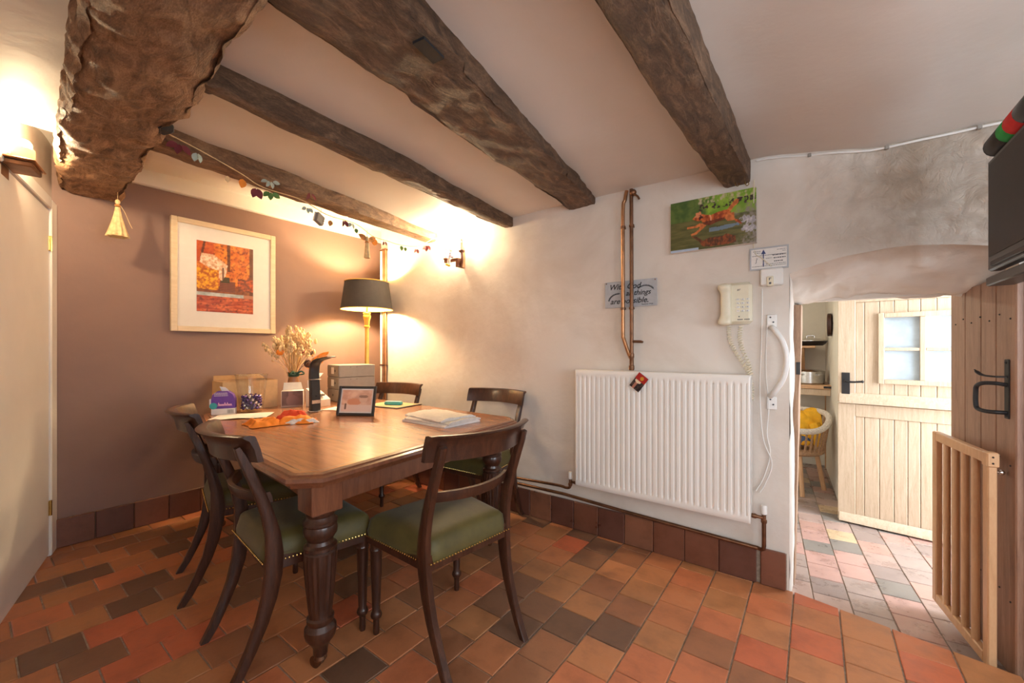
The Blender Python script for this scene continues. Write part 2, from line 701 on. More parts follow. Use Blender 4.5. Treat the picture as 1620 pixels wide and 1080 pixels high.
segC(-.12, .12, -.1, 2.5)
segC(.12, .92, 1.93, 2.5)
segC(.92, 3.6, -.1, 2.5)
segC(3.6, 5.3, -.1, .85)
segC(3.6, 5.3, 1.85, 2.5)
segC(5.3, 6.1, -.1, 2.5)
struct(b.build('wall_front', M_wallA), 'white plastered wall with a flush white door')
b = MB()
b.box((2.2, -1.5, -.1), (2.34, 2.7, .75))
b.box((2.2, -1.5, 1.95), (2.34, 2.7, 2.5))
b.box((2.2, -1.5, .75), (2.34, -.45, 1.95))
b.box((2.2, 1.55, .75), (2.34, 2.7, 1.95))
struct(b.build('wall_right', M_wallA), 'plastered wall with a window')


def window(name, M, w, h):
    t = thing(name, 'white casement window with glazing bars', 'window')
    del t['category']
    t['kind'] = 'structure'
    t.matrix_world = M
    f = MB()
    for x in (0, w - .05):
        f.box((x, -.03, 0), (x + .05, .03, h))
    f.box((.05, -.03, 0), (w - .05, .03, .05))
    f.box((.05, -.03, h - .05), (w - .05, .03, h))
    f.build('window_frame', M_white, t)
    for k in (1, 2):
        g = MB()
        g.box((w * k / 3 - .015, -.02, .05), (w * k / 3 + .015, .02, h - .05))
        g.build('glazing_bar', M_white, t)
    for k in range(3):
        g = MB()
        g.box((.05 + (w - .1) * k / 3, -.003, .05), (.05 + (w - .1) * (k + 1) / 3, .003, h - .05))
        g.build('pane', M_glass, t)


window('window_1', Matrix.Translation((2.27, -.45, .75)) @ Matrix.Rotation(R(90), 4, 'Z'), 2.0, 1.2)
p = q0 + eC * 3.6 - nC * .06
window('window_2', Matrix.Translation((p.x, p.y, .85)) @ Matrix.Rotation(math.atan2(eC.y, eC.x), 4, 'Z'), 1.7, 1.0)

# ------------------------------------------------------------------ floor tiles
fl = MB()
EDGE = [(-.118, 2.357), (.456, 2.244), (.62, 2.212)]


def edge_y(x):
    if x <= -.118:
        return 2.36
    return 2.357 - (x + .118) * .197


poly = [(XB - .1, -1.6), (2.3, -1.6), (2.3, 2.36), (.64, 2.36), (.64, edge_y(.64) - .012), (-.118, 2.345), (-.118, 2.36), (-3.3, 2.36), (-3.3, 2.6), (XB - .1, 2.6)]
fl.prism(poly, -.10, -.006)
floor = struct(fl.build('floor', M_grout, smooth=0), 'red and brown quarry tiled floor laid in courses')
PX, PY = .1665, .1715


def tile_poly(x0, x1, y0, y1):
    g = .0028
    a, c = x0 + g, x1 - g
    if y1 > min(edge_y(a), edge_y(c)) and x1 > -.118 and x0 < .63:
        return [(a, y0 + g), (c, y0 + g), (c, edge_y(c)), (a, edge_y(a))]
    return [(a, y0 + g), (c, y0 + g), (c, y1 - g), (a, y1 - g)]


def cam_px(x, y, z):
    a = R(36.626)
    fx, fy = -math.sin(a), math.cos(a)
    w = x * fx + y * fy
    if w < .3:
        return None
    return (810 + 643 * (x * math.cos(a) + y * math.sin(a)) / w, 552 - 643 * (z - 1.1533) / w, w)


full = MB().prism([(-PX / 2 + .0028, -PY / 2 + .0028), (PX / 2 - .0028, -PY / 2 + .0028), (PX / 2 - .0028, PY / 2 - .0028), (-PX / 2 + .0028, PY / 2 - .0028)], -.012, 0, bev=.0022).mesh('tile', M_tile, 0)
rest = MB()
ntile = 0
rt_ = random.Random(3)
phase = {}
for i in range(-17, 20):
    x0 = -.91 + PX * i
    ph = {0: .068 - .017, 1: .129, 2: .024, 5: .02, 6: .055}.get(i, (.5 * (i % 2) + rt_.uniform(-.12, .12)) * PY)
    if i <= -7:
        ph = (.112 if i % 2 else .03) + rt_.uniform(-.008, .008)
    k0 = int((-1.6) / PY) - 1
    for k in range(k0, 17):
        y0 = ph + k * PY
        y1 = y0 + PY
        cx, cy = x0 + PX / 2, (y0 + y1) / 2
        ymax = edge_y(x0) if -.118 <= x0 < .63 else (2.347 if x0 > -3.3 else 2.57)
        if y0 > ymax - .015 or y1 < wallC_y(cx) - .05:
            continue
        y1c = min(y1, ymax) if not (x0 + PX > -.118 and x0 < .63) else y1
        cp = cam_px(cx, cy, 0)
        vis = cp and -60 < cp[0] < 1680 and cp[1] < 1130
        dz = rt_.uniform(-.0012, .0012)
        tp = tile_poly(x0, x0 + PX, y0, y1c)
        if tp[2][1] - tp[1][1] < .012 or tp[3][1] - tp[0][1] < .004:
            continue
        if vis and ntile < 300:
            ntile += 1
            if y1c == y1 and abs(tp[2][1] - tp[1][1] - PY + .0056) < 1e-6 and abs(tp[3][1] - tp[2][1]) < 1e-9:
                o = put('tile', full, floor, (cx, cy, dz))
            else:
                mx_ = sum(p_[0] for p_ in tp) / 4
                my_ = sum(p_[1] for p_ in tp) / 4
                o = MB().prism([(p_[0] - mx_, p_[1] - my_) for p_ in tp], -.012, 0, bev=.0022).build('tile', M_tile, floor, 0, (mx_, my_, dz))
        else:
            rest.prism(tp, -.012, dz, bev=.0022)
o = rest.build('tile_remainder', M_tile_i, floor, 0)
o['kind'] = 'stuff'

# lower floor of the kitchen passage
ZF = -.085
kf = MB().box((-1.3, 2.22, ZF - .1), (1.3, 5.7, ZF - .006))
kfloor = struct(kf.build('floor_kitchen', M_grout, smooth=0), 'paler worn tiled floor one step down beyond the doorway')
full2 = MB().prism([(-.072, -.0835), (.072, -.0835), (.072, .0835), (-.072, .0835)], -.012, 0, bev=.002).mesh('tile', M_tile_far, 0)
for i in range(-5, 8):
    x0 = .0 + .149 * i
    ph = (.5 * (i % 2)) * .171 + rt_.uniform(-.02, .02)
    for k in range(0, 20):
        y0 = 2.26 + ph + k * .172
        if -.45 < x0 < .85 and y0 < 5.4:
            # courses drift to the left with distance
            put('tile', full2, kfloor, (x0 + .075 - .09 * (y0 - 2.4) * .9, y0 + .086, ZF), R(5))

# ------------------------------------------------------------------ tiled skirtings
sk = MB().box((-3.19, YA - .006, 0), (-.105, YA + .01, .172))
skA = struct(sk.build('baseboard_back', M_grout, smooth=0), 'dark brown tiled skirting under the radiator')
sm = MB().box((-.0835, -.012, 0), (.0835, .006, .176), bev=.004).mesh('tile', M_skirt, 30)
for k in range(18):
    xc = -1.577 - .0835 + .1685 * (k - 9)
    if xc < -.19:
        put('tile', sm, skA, (xc, YA - .012, .001))
MB().box((-.052, -.012, 0), (.052, .006, .176), bev=.004).build('tile', M_skirt, skA, 30, (-.1595, YA - .012, .001))
sk = MB().box((XB - .01, .30, 0), (XB + .006, 2.57, .162))
skB = struct(sk.build('baseboard_left', M_grout, smooth=0), 'brown tiled skirting along the brown wall')
sm = MB().box((-.006, -.0865, 0), (.012, .0865, .166), bev=.004).mesh('tile', M_skirt, 30)
for k in range(13):
    put('tile', sm, skB, (XB + .012, .385 + .1755 * k, .001))

# white band on top of the brown wall
struct(MB().box((XB - .01, .42, 2.224), (XB + .035, 2.57, 2.345), bev=.006).build('trim_1', M_white), 'white painted band above the brown wall')

# ------------------------------------------------------------------ beams


def interp(st, t):
    for a, c in zip(st, st[1:]):
        if t <= c[0]:
            k = (t - a[0]) / (c[0] - a[0])
            return [a[i] + (c[i] - a[i]) * k for i in range(len(a))]
    return list(st[-1])


def beam(name, axis, st, mat, label, amp=.014, seed=0, nl=130, nw=44, top=2.14):
    """st: stations (pos, low side, high side, bottom z, rounding)"""
    t0, t1 = st[0][0], st[-1][0]
    b = MB()

    def fn(u, v):
        t = t0 + (t1 - t0) * v
        _, a, c, zb, rd = interp(st, t)
        w = c - a
        h = top - zb
        per = h * 2 + w
        s = u * per
        if s < h:
            p, z = a, top - s
            if s > h - rd:
                k = (s - h + rd) / rd
                p += rd * .5 * (k * k) * .6
        elif s < h + w:
            p, z = a + (s - h), zb
            e = min(s - h, h + w - s)
            if e < rd:
                z += (1 - e / rd) ** 2 * rd * .5
        else:
            p, z = c, zb + (s - h - w)
            e = s - h - w
            if e < rd:
                k = 1 - e / rd
                p -= rd * .3 * k * k
        x, y = (t, p) if axis == 'x' else (p, t)
        n1 = fbm(x * 5 + seed, y * 5, z * 5, 4)
        sc = Vector((x * 14, y * 22, z * 22)) if axis == 'x' else Vector((x * 22, y * 14, z * 22))
        vd = noise.voronoi(sc)[0][0]
        n2 = fbm(x * 26 + seed, y * 26, z * 26, 3)
        d = amp * n1 + amp * .25 * n2
        fade = min(1, 6 * min(u, 1 - u))
        if s < h:
            p -= d * fade
        elif s < h + w:
            e = min(s - h, h + w - s)
            z -= d * .9 + amp * .7 * (vd - .5) * min(1, e / .04)
            p += amp * 1.1 * fbm(t * 4 + seed, 3.3, 0, 4) * (abs((s - h) / w - .5) * 2)
        else:
            p += d * fade
        return (t, p, z) if axis == 'x' else (p, t, z)

    b.grid(fn, nw, nl)
    n = nw + 1
    b.f.append(tuple(range(n)))
    b.f.append(tuple(nl * n + k for k in range(n - 1, -1, -1)))
    o = b.build(name, mat, smooth=40)
    return tag(o, label, 'beam')


beam('ceiling_beam', 'x', [(-3.55, .325, .60, 2.085, .05), (-3.0, .27, .545, 2.045, .045), (-2.4, .215, .50, 2.005, .05), (-2.15, .205, .475, 1.99, .05), (-2.0, .20, .455, 1.985, .05), (-1.85, .195, .485, 1.98, .06),
                           (-1.5, .165, .462, 1.972, .07), (-1.2, .14, .44, 1.965, .07), (-.6, .10, .40, 1.96, .06), (0, .05, .36, 1.955, .06), (.6, 0, .31, 1.95, .06)], M_beam,
     'massive rough hewn oak main beam carrying the joists', .020, 1, 240, 60, 2.36)
J = [
    ([(.46, -2.35, -2.20, 2.02, .03), (1.1, -2.42, -2.265, 2.01, .03), (1.5, -2.47, -2.33, 2.02, .03), (2.0, -2.56, -2.43, 2.035, .025), (2.30, -2.60, -2.475, 2.04, .02)], M_joist, 'slim oak joist draped with a leaf garland near the brown wall', .010),
    ([(.43, -1.64, -1.575, 2.01, .02), (.9, -1.68, -1.60, 2.01, .02), (1.4, -1.735, -1.63, 2.015, .03), (2.0, -1.79, -1.70, 2.02, .025), (2.36, -1.81, -1.735, 2.03, .02)], M_beamD, 'oak joist with dark flank above the middle of the table', .008),
    ([(.36, -1.12, -.80, 2.03, .03), (.9, -1.155, -.875, 2.03, .03), (1.4, -1.20, -.95, 2.03, .03), (1.9, -1.23, -1.02, 2.04, .03), (2.36, -1.285, -1.10, 2.06, .02)], M_beamD, 'wide adzed oak joist with a dark mortise slot', .011),
    ([(.3, -.46, -.285, 1.985, .03), (.9, -.43, -.275, 1.985, .035), (1.4, -.425, -.27, 1.985, .03), (2.0, -.40, -.26, 1.985, .03), (2.36, -.375, -.255, 1.985, .02)], M_beamD, 'dark flat faced joist ending above the dog canvas', .006),
]
for k, (st, m_, lab, amp) in enumerate(J):
    beam('ceiling_joist', 'y', st, m_, lab, amp, 5 + k * 3, 130, 40, 2.2 if k else 2.3)
# dark mortise in the wide joist
j3 = [o for o in COL.objects if o.name == 'ceiling_joist.002'][0]
MB().prism([(-.012, -.045), (.03, -.045), (.03, .045), (-.012, .045)], -.004, .004).build('mortise_slot', M_ink, j3, 0, (-.905, .80, 2.018), R(8))
j0 = [o for o in COL.objects if o.name == 'ceiling_beam'][0]
MB().box((-.03, -.03, -.018), (.03, .03, .02), bev=.008).build('mortise_hole', M_ink, j0, 0, (-2.02, .452, 2.01), R(20))

# ------------------------------------------------------------------ white door and frame beside the brown wall
angC = math.atan2(eC.y, eC.x)
M_C = Matrix.Translation((q0.x, q0.y, 0)) @ Matrix.Rotation(angC, 4, 'Z')
d1 = bpy.data.objects.new('door_1', None)
COL.objects.link(d1)
d1.matrix_world = M_C
struct(d1, 'flush white painted door with brass hinges')
MB().box((.122, -.03, .012), (.915, .012, 1.925), bev=.004).build('door_leaf', M_white, d1)
for z in (.27, 1.74):
    h_ = MB()
    h_.box((.108, .010, z - .04), (.137, .016, z + .04), bev=.002)
    h_.tube([(.121, .018, z - .042), (.121, .018, z + .042)], .006, 8)
    h_.build('hinge', M_brass, d1)
struct(MB().box((0.004, -.01, .0), (.118, .022, 1.99), bev=.005).box((.118, -.01, 1.932), (1.0, .022, 1.998), bev=.005).box((.92, -.01, 0), (1.0, .022, 1.932), bev=.005).build('trim_2', M_white), 'white door architrave').matrix_world = M_C

# ------------------------------------------------------------------ table
TZ = .738
DZT = TZ - .755
table = thing('dining_table', 'large mahogany dining table with canted corners and fluted turned legs', 'table', (-2.25, 1.35, 0))
OUT = [(x + 2.25, y - 1.35) for x, y in [(-3.10, .86), (-2.35, .690), (-1.385, .622), (-1.30, .705), (-1.395, 1.93), (-1.485, 2.015), (-3.13, 2.09), (-3.22, 2.0), (-3.22, .97)]]


def inset(P, d):
    n = len(P)
    out = []
    for i in range(n):
        p0, p1, p2 = Vector(P[i - 1]), Vector(P[i]), Vector(P[(i + 1) % n])
        e1, e2 = (p1 - p0).normalized(), (p2 - p1).normalized()
        n1, n2 = Vector((-e1.y, e1.x)), Vector((-e2.y, e2.x))
        m = (n1 + n2)
        m = m / max(.3, m.dot(n1))
        q = p1 + m * d
        out.append((q.x, q.y))
    return out


tt = MB()
prof = [(.050, .700), (.022, .706), (.018, .716), (.006, .720), (.0, .730), (.004, .742), (.016, .746), (.020, .751), (.034, .755)]
vs, fs = [], []
NO = len(OUT)
for ix, z in prof:
    vs += [(x, y, z + DZT) for x, y in inset(OUT, ix)]
n = len(prof)
for r in range(n - 1):
    for k in range(NO):
        fs.append((r * NO + k, r * NO + (k + 1) % NO, r * NO + NO + (k + 1) % NO, r * NO + NO + k))
fs.append(tuple(range(NO - 1, -1, -1)))
tt.add(vs, fs)
tt.build('table_edge', M_mahogL, table, 25)
# two boards and an extension leaf
PO = inset(OUT, .034)


def clip_x(P, x, keep_right):
    out = []
    n = len(P)
    for i in range(n):
        a, c = P[i], P[(i + 1) % n]
        ia, ic = (a[0] >= x) == keep_right, (c[0] >= x) == keep_right
        if ia:
            out.append(a)
        if ia != ic:
            t = (x - a[0]) / (c[0] - a[0])
            out.append((x, a[1] + (c[1] - a[1]) * t))
    return out


XS = (-.18, .52)
MB().prism(clip_x(PO, XS[1] + .0008, True), .7500 + DZT, .7553 + DZT).build('board', M_mahogT, table, 25)
MB().prism(clip_x(clip_x(PO, XS[1] - .0008, False), XS[0] + .0008, True), .7500 + DZT, .7552 + DZT).build('board', M_mahogT, table, 25)
MB().prism(clip_x(PO, XS[0] - .0008, False), .7500 + DZT, .7553 + DZT).build('board', M_mahogT, table, 25)
ln = MB()
o1, o2 = inset(OUT, .058), inset(OUT, .0605)
ln.add([(x, y, .7556 + DZT) for x, y in o1] + [(x, y, .7556 + DZT) for x, y in o2], [(k, (k + 1) % NO, NO + (k + 1) % NO, NO + k) for k in range(NO)])
ln.build('inlay_line', M_darkline, table, 0)
LEGP = [(x + 2.25, y - 1.35) for x, y in [(-1.43, .765), (-1.53, 1.86), (-3.08, 1.945), (-3.10, .975)]]
for k in range(4):
    a, c = Vector(LEGP[k]), Vector(LEGP[(k + 1) % 4])
    e = (c - a).normalized()
    nn = Vector((-e.y, e.x)) * .014
    a2, c2 = a + e * .05, c - e * .05
    MB().prism([tuple(a2 - nn), tuple(c2 - nn), tuple(c2 + nn), tuple(a2 + nn)], .585, .685).build('apron', M_mahogL, table)


def flute(z, a):
    if .205 < z < .43:
        return 1 - .07 * (.5 + .5 * math.cos(a * 18)) * min(1, (z - .205) * 60) * min(1, (.43 - z) * 60)
    return 1


lp = [(.018, .052), (.024, .058), (.026, .085), (.034, .100), (.040, .108), (.050, .122), (.054, .140), (.053, .156), (.046, .166), (.042, .172), (.046, .182), (.046, .192), (.040, .198), (.039, .206), (.043, .24), (.050, .31), (.055, .37), (.057, .41), (.055, .428), (.050, .434), (.056, .440), (.056, .450), (.046, .458), (.043, .470), (.049, .482), (.056, .492), (.058, .510), (.054, .524), (.058, .530), (.058, .538), (.050, .546), (.045, .556), (.050, .566), (.052, .578)]
legm = MB().lathe(lp, 72, flute=flute).mesh('turned_shaft', M_mahog, 30)
blockm = MB().box((-.056, -.056, .574), (.056, .056, .682), bev=.004).mesh('leg', M_mahogL, 30)
cm = MB()
cm.lathe([(.019, .036), (.022, .042), (.019, .056)], 16)
cm.tube([(-.010, 0, .034), (.028, .0, .024)], .009, 8)
cm.lathe([(.010, -.008), (.022, -.006), (.022, .006), (.010, .008)], 18, Matrix.Translation((.022, 0, .0225)) @ Matrix.Rotation(R(90), 4, 'X'))
casm = cm.mesh('caster', M_copperD, 30)
for k, (x, y) in enumerate(LEGP):
    L_ = put('leg', blockm, table, (x, y, 0), R((-2, 4, 0, 8)[k]))
    put('turned_shaft', legm, L_)
    put('caster', casm, L_, None, R(200 + 70 * k))

# ------------------------------------------------------------------ chairs (facing +y in their own axes)


def make_chair():
    t = thing('dining_chair', '', 'chair')
    # back legs running up into the back posts, sabre curve
    path = [(-.275, 0), (-.245, .05), (-.212, .12), (-.180, .20), (-.158, .28), (-.146, .36), (-.143, .43), (-.148, .50), (-.166, .58), (-.192, .66), (-.222, .74), (-.244, .795), (-.257, .825)]
    wid = [.018, .019, .021, .025, .030, .034, .034, .029, .024, .021, .019, .017, .010]
    for sx in (-1, 1):
        l = MB()
        vs, fs = [], []
        for i, ((y, z), w) in enumerate(zip(path, wid)):
            x = sx * (.182 + .018 * min(1, z / .43))
            a = path[max(0, i - 1)]
            c = path[min(len(path) - 1, i + 1)]
            ty, tz = c[0] - a[0], c[1] - a[1]
            L = math.hypot(ty, tz)
            ny, nz = -tz / L, ty / L
            if i == 0:
                ny, nz = -1, 0
            hx = .0145
            for (dx, dn) in ((-hx, -w * .75), (-hx * .75, -w), (hx * .75, -w), (hx, -w * .75), (hx, w * .75), (hx * .75, w), (-hx * .75, w), (-hx, w * .75)):
                vs.append((x + dx, y + ny * dn * .8, z + nz * dn * .8))
        m = len(path)
        for i in range(m - 1):
            for k in range(8):
                fs.append((i * 8 + k, i * 8 + (k + 1) % 8, i * 8 + 8 + (k + 1) % 8, i * 8 + 8 + k))
        fs += [tuple(range(7, -1, -1)), tuple((m - 1) * 8 + k for k in range(8))]
        l.add(vs, fs)
        l.build('back_leg', M_mahog, t, 40)
    # front legs, turned
    fp = [(.011, 0), (.013, .012), (.012, .045), (.013, .062), (.020, .068), (.023, .078), (.020, .088), (.0155, .096), (.018, .16), (.0225, .30), (.0235, .335), (.026, .345), (.023, .352), (.025, .362), (.025, .40)]
    fm = MB().lathe(fp, 18).mesh('front_leg', M_mahog, 35)
    for sx in (-1, 1):
        put('front_leg', fm, t, (sx * .207, .182, 0))
    # seat rails
    fr = MB()
    out = [(-.200, -.165), (.200, -.165), (.236, .207), (-.236, .207)]
    inn = [(-.168, -.13), (.168, -.13), (.198, .17), (-.198, .17)]
    vs = [(x, y, z) for z in (.372, .428) for x, y in out] + [(x, y, z) for z in (.372, .428) for x, y in inn]
    fs = []
    for k in range(4):
        j = (k + 1) % 4
        fs += [(k, j, 4 + j, 4 + k), (8 + j, 8 + k, 12 + k, 12 + j), (4 + k, 4 + j, 12 + j, 12 + k), (j, k, 8 + k, 8 + j)]
    fr.add(vs, fs)
    fr.build('seat_rail', M_mahog, t, 20)
    # domed upholstered seat
    se = MB()

    def sf(u, v):
        y = -.175 + v * .396
        w = .198 + (.246 - .198) * v
        x = (u * 2 - 1) * w
        e = min(1 - abs(u * 2 - 1), (1 - abs(v * 2 - 1)))
        z = .424 + .062 * (1 - (1 - min(1, e * 3.2)) ** 2.4) ** .5
        z += .010 * (1 - (u * 2 - 1) ** 2) * (1 - (v * 2 - 1) ** 2)
        # round the corners
        cx_, cy_ = abs(u * 2 - 1), abs(v * 2 - 1)
        if cx_ > .8 and cy_ > .8:
            k = (cx_ - .8) * (cy_ - .8) / .04
            x *= 1 - .045 * k
            y += (-1 if v > .5 else 1) * .014 * k
        return (x, y, z)

    se.grid(sf, 28, 26)
    n0 = len(se.v)
    # skirt of the cover down the rails
    rim = []
    nu, nv = 28, 26
    idx = [i for i in range(nu + 1)] + [j * (nu + 1) + nu for j in range(1, nv + 1)] + [nv * (nu + 1) + i for i in range(nu - 1, -1, -1)] + [j * (nu + 1) for j in range(nv - 1, 0, -1)]
    for i in idx:
        x, y, z = se.v[i]
        rim.append((x * .985, y * .985 - .001, .398))
    se.v += rim
    m = len(idx)
    for k in range(m):
        se.f.append((idx[(k + 1) % m], idx[k], n0 + k, n0 + (k + 1) % m))
    se.build('seat', M_velvet, t, 60)
    # brass nails along the lower edge of the cover
    na = MB()
    for side in range(4):
        (xa, ya), (xb, yb) = [((-.200, -.178), (.200, -.178)), ((.203, -.165), (.243, .207)), ((.236, .220), (-.236, .220)), ((-.243, .207), (-.203, -.165))][side]
        for k in range(30):
            s = (k + .5) / 30
            na.ball((xa + (xb - xa) * s, ya + (yb - ya) * s, .405), .0038, 6, 4)
    na.build('nail_trim', M_brass, t)

    def rail(name, z0, z1, xw, bow, th, yoff, roll):
        r_ = MB()
        pr = []
        n = 26
        h = z1 - z0
        if roll:
            sec = [(0, 0), (.002, h * .5), (-.004, h * .82), (-.016, h * .93), (-.020, h * .98), (-.014, h * 1.03), (.002, h * 1.05), (.016, h * 1.0), (th, h * .88), (th + .002, h * .5), (th, 0)]
        else:
            sec = [(0, 0), (-.003, h * .5), (0, h), (th, h), (th + .003, h * .5), (th, 0)]
        m = len(sec)

        def f(u, v):
            k = int(round(u * (m))) % m
            s = v * 2 - 1
            x = s * xw
            yb = yoff - bow * (1 - s * s)
            lean = -.30
            dy, dz = sec[k]
            return (x, yb + dy + lean * dz * .9, z0 + dz)

        r_.grid(f, m, n, closed_u=True)
        r_.f.append(tuple(range(m)))
        r_.f.append(tuple(n * m + k for k in range(m - 1, -1, -1)))
        return r_.build(name, M_mahog, t, 40)

    rail('top_rail', .772, .862, .240, .082, .018, -.205, True)
    rail('mid_rail', .612, .650, .190, .062, .016, -.160, False)
    return t


chair = make_chair()
G_CH = 'mahogany chairs with green seats around the dining table'
CH = [
    ((-1.220, 1.178), R(83), 'mahogany dining chair with olive velvet seat standing clear at the table end'),
    ((-1.715, .815), R(-6), 'mahogany dining chair tucked beside the fluted leg with orange napkin beyond its back'),
    ((-2.39, .885), R(-13), 'mahogany dining chair next to the purple carton end of the table'),
    ((-1.81, 2.035), R(183), 'mahogany dining chair backing on to the wall beside the radiator'),
    ((-2.78, 1.965), R(190), 'mahogany dining chair under the wall light beside the grey drawers'),
]
for k, ((x, y), a, lab) in enumerate(CH):
    o = chair if k == 0 else copy_tree(chair)
    o.location = (x, y, 0)
    o.rotation_euler = (0, 0, a)
    tag(o, lab, 'chair', G_CH)
#PART2

# ------------------------------------------------------------------ printed pictures


def in_poly(x, y, P):
    c = False
    j = len(P) - 1
    for i in range(len(P)):
        xi, yi = P[i]
        xj, yj = P[j]
        if (yi > y) != (yj > y) and x < (xj - xi) * (y - yi) / (yj - yi) + xi:
            c = not c
        j = i
    return c


def printed(name, w, h, nx, ny, fn, parent, M, mat=None):
    """flat print w x h in local x/z, facing -y; fn(u, v down) -> srgb 0..255"""
    b = MB()
    b.grid(lambda u, v: M @ Vector((u * w, 0, (1 - v) * h)), nx, ny)
    b.f = [f[::-1] for f in b.f]
    me = b.mesh(name, mat or M_pict, 0)
    ca = me.color_attributes.new('Col', 'FLOAT_COLOR', 'POINT')
    k = 0
    for j in range(ny + 1):
        for i in range(nx + 1):
            c = srgb(*[max(0, min(255, q)) for q in fn(i / nx, j / ny)])
            ca.data[k].color = (*c, 1)
            k += 1
    return put(name, me, parent)


def mixc(a, b, t):
    t = max(0, min(1, t))
    return tuple(a[i] + (b[i] - a[i]) * t for i in range(3))


def nz(u, v, s, o=4):
    return fbm(u * s, v * s, s * 1.7, o)


def autumn(u, v):
    X = 320 + u * 397
    Y = 275 + 60 * u + v * (505 - 43 * u)
    n1, n2 = nz(u, v * 1.4, 9), nz(u + 5, v * 1.4, 22)
    if v < .72:
        c = mixc((196, 96, 28), (232, 140, 50), .5 + n1)
        c = mixc(c, (120, 48, 16), max(0, n2 * 1.3))
        if u < .28 and v < .3:
            c = mixc(c, (176, 62, 28), .6)
        if .52 < u < .57 and v < .4 or abs(u - (.13 - .25 * v)) < .02 and v < .25 or .93 < u:
            c = mixc(c, (70, 36, 22), .75)
        if v > .62:
            c = mixc(c, (84, 44, 28), .6)
        if u < .36 and .38 < v < .68:
            c = mixc((238, 170, 34), (168, 84, 20), .5 + n2 * 1.4)
        if u > .7 and .48 < v < .66:
            c = mixc((204, 92, 38), (96, 44, 22), .45 + n2)
        if .38 < u < .66 and .54 < v < .70:
            c = mixc((150, 84, 60), (80, 42, 30), .5 + .5 * math.sin(v * 260))
        if .4 < u < .56 and .48 < v < .56:
            c = (70, 58, 26)
    elif v < .775:
        c = mixc((150, 158, 156), (196, 200, 196), .5 + n1)
        if u > .82:
            c = (176, 116, 86)
    else:
        c = mixc((150, 54, 30), (214, 110, 62), .5 + nz(u * .6, v * 6, 6) * 1.2)
        c = mixc(c, (90, 36, 26), max(0, n2))
    H_ = [(350, 365), (430, 375), (530, 455), (520, 480), (518, 520), (490, 565), (470, 545), (468, 490), (400, 470), (340, 430)]
    if in_poly(X, Y, H_):
        c = mixc((240, 216, 190), (196, 140, 100), .4 + n2)
        if Y > 470 and 505 > X > 490:
            c = (120, 80, 60)
    return c


DOG = [[(590, 470), (640, 480), (720, 480), (800, 440), (900, 410), (960, 395), (1000, 430), (960, 500), (900, 540), (820, 570), (720, 620), (650, 630), (600, 600), (560, 540)],
       [(440, 550), (490, 500), (490, 455), (530, 455), (560, 430), (580, 470), (600, 510), (560, 570), (510, 572)],
       [(560, 600), (480, 645), (360, 668), (365, 692), (480, 672), (590, 645)],
       [(580, 600), (540, 690), (480, 740), (420, 762), (430, 788), (500, 765), (580, 695), (650, 630)],
       [(950, 395), (1010, 310), (1060, 245), (1105, 250), (1095, 305), (1040, 355), (995, 415)],
       [(930, 470), (1040, 430), (1045, 500), (1050, 545), (950, 562), (910, 520)],
       [(1040, 530), (1100, 540), (1150, 590), (1130, 602), (1050, 562)]]
REF = [(430, 800), (500, 790), (600, 850), (700, 800), (900, 770), (930, 740), (1060, 770), (1065, 860), (950, 890), (700, 930), (590, 930), (540, 860)]


def dogpic(u, v):
    X = 105 + 1228 * u
    Y = (345 - 270 * u) + v * (700 + 85 * u)
    n1, n2 = nz(u * 1.6, v, 6), nz(u * 2, v, 18)
    c = mixc((74, 88, 34), (112, 124, 52), .5 + n1)
    if v < .42:
        c = mixc((64, 92, 40), (96, 116, 52), .5 + n1 * 1.3)
        if u > .34:
            c = mixc(c, mixc((112, 152, 40), (146, 178, 60), .5 + n1), ss((u - .36 + .1 * n1) / .14))
            if v < .16:
                c = mixc(c, (190, 176, 140), max(0, .3 + n2 * 1.6))
            if .12 < v < .26 and n2 > .12:
                c = (60, 44, 40)
    else:
        c = mixc((78, 80, 40), (110, 104, 58), .5 + nz(u, v * 5, 5))
    if u > .72 and v > .15:
        c = mixc(c, (140, 132, 120), (.6 + n2) * ss((u - .76 + .12 * n1) / .14) * ss((v - .18) / .15))
    if ((X - 1225) / 95) ** 2 + ((Y - 535) / 52) ** 2 < 1 + n2 * 1.5 or ((X - 1235) / 85) ** 2 + ((Y - 655) / 55) ** 2 < 1 + n2 * 1.5:
        c = mixc((214, 210, 212), (160, 156, 160), .5 + n2)
    if abs(Y - (700 - (X - 700) * .24)) < 26 + 30 * n1 and 690 < X < 1110:
        c = mixc((122, 148, 186), c, .3)
    if in_poly(X, Y, REF):
        c = mixc((150, 76, 34), (82, 48, 26), .5 + n2 * 1.3)
    if v > .95 and u < .35:
        c = (176, 190, 206)
    for k, P in enumerate(DOG):
        if in_poly(X, Y, P):
            c = mixc((206, 106, 50), (140, 56, 24), .45 + n2 * 1.4)
            if k == 1 and Y < 525:
                c = (218, 136, 92)
            if k in (2, 3, 4, 5):
                c = mixc(c, (232, 150, 84), .45)
            if k == 0 and Y > 560 - (X - 700) * .25:
                c = mixc(c, (70, 30, 18), .6)
    if 545 < X < 600 and 480 < Y < 560 and n2 > -.1:
        c = (66, 30, 26)
    if abs(X - (700 + 18 * math.sin((Y - 480) * .03))) < 9 and 478 < Y < 560:
        c = (236, 170, 130)
    return c


# big framed autumn picture on the brown wall
fr = thing('framed_picture', 'pale wood framed autumn cottage picture hung on the brown wall', 'picture', (XB, .832, 1.277), R(90))
FW, FH = .668, .788
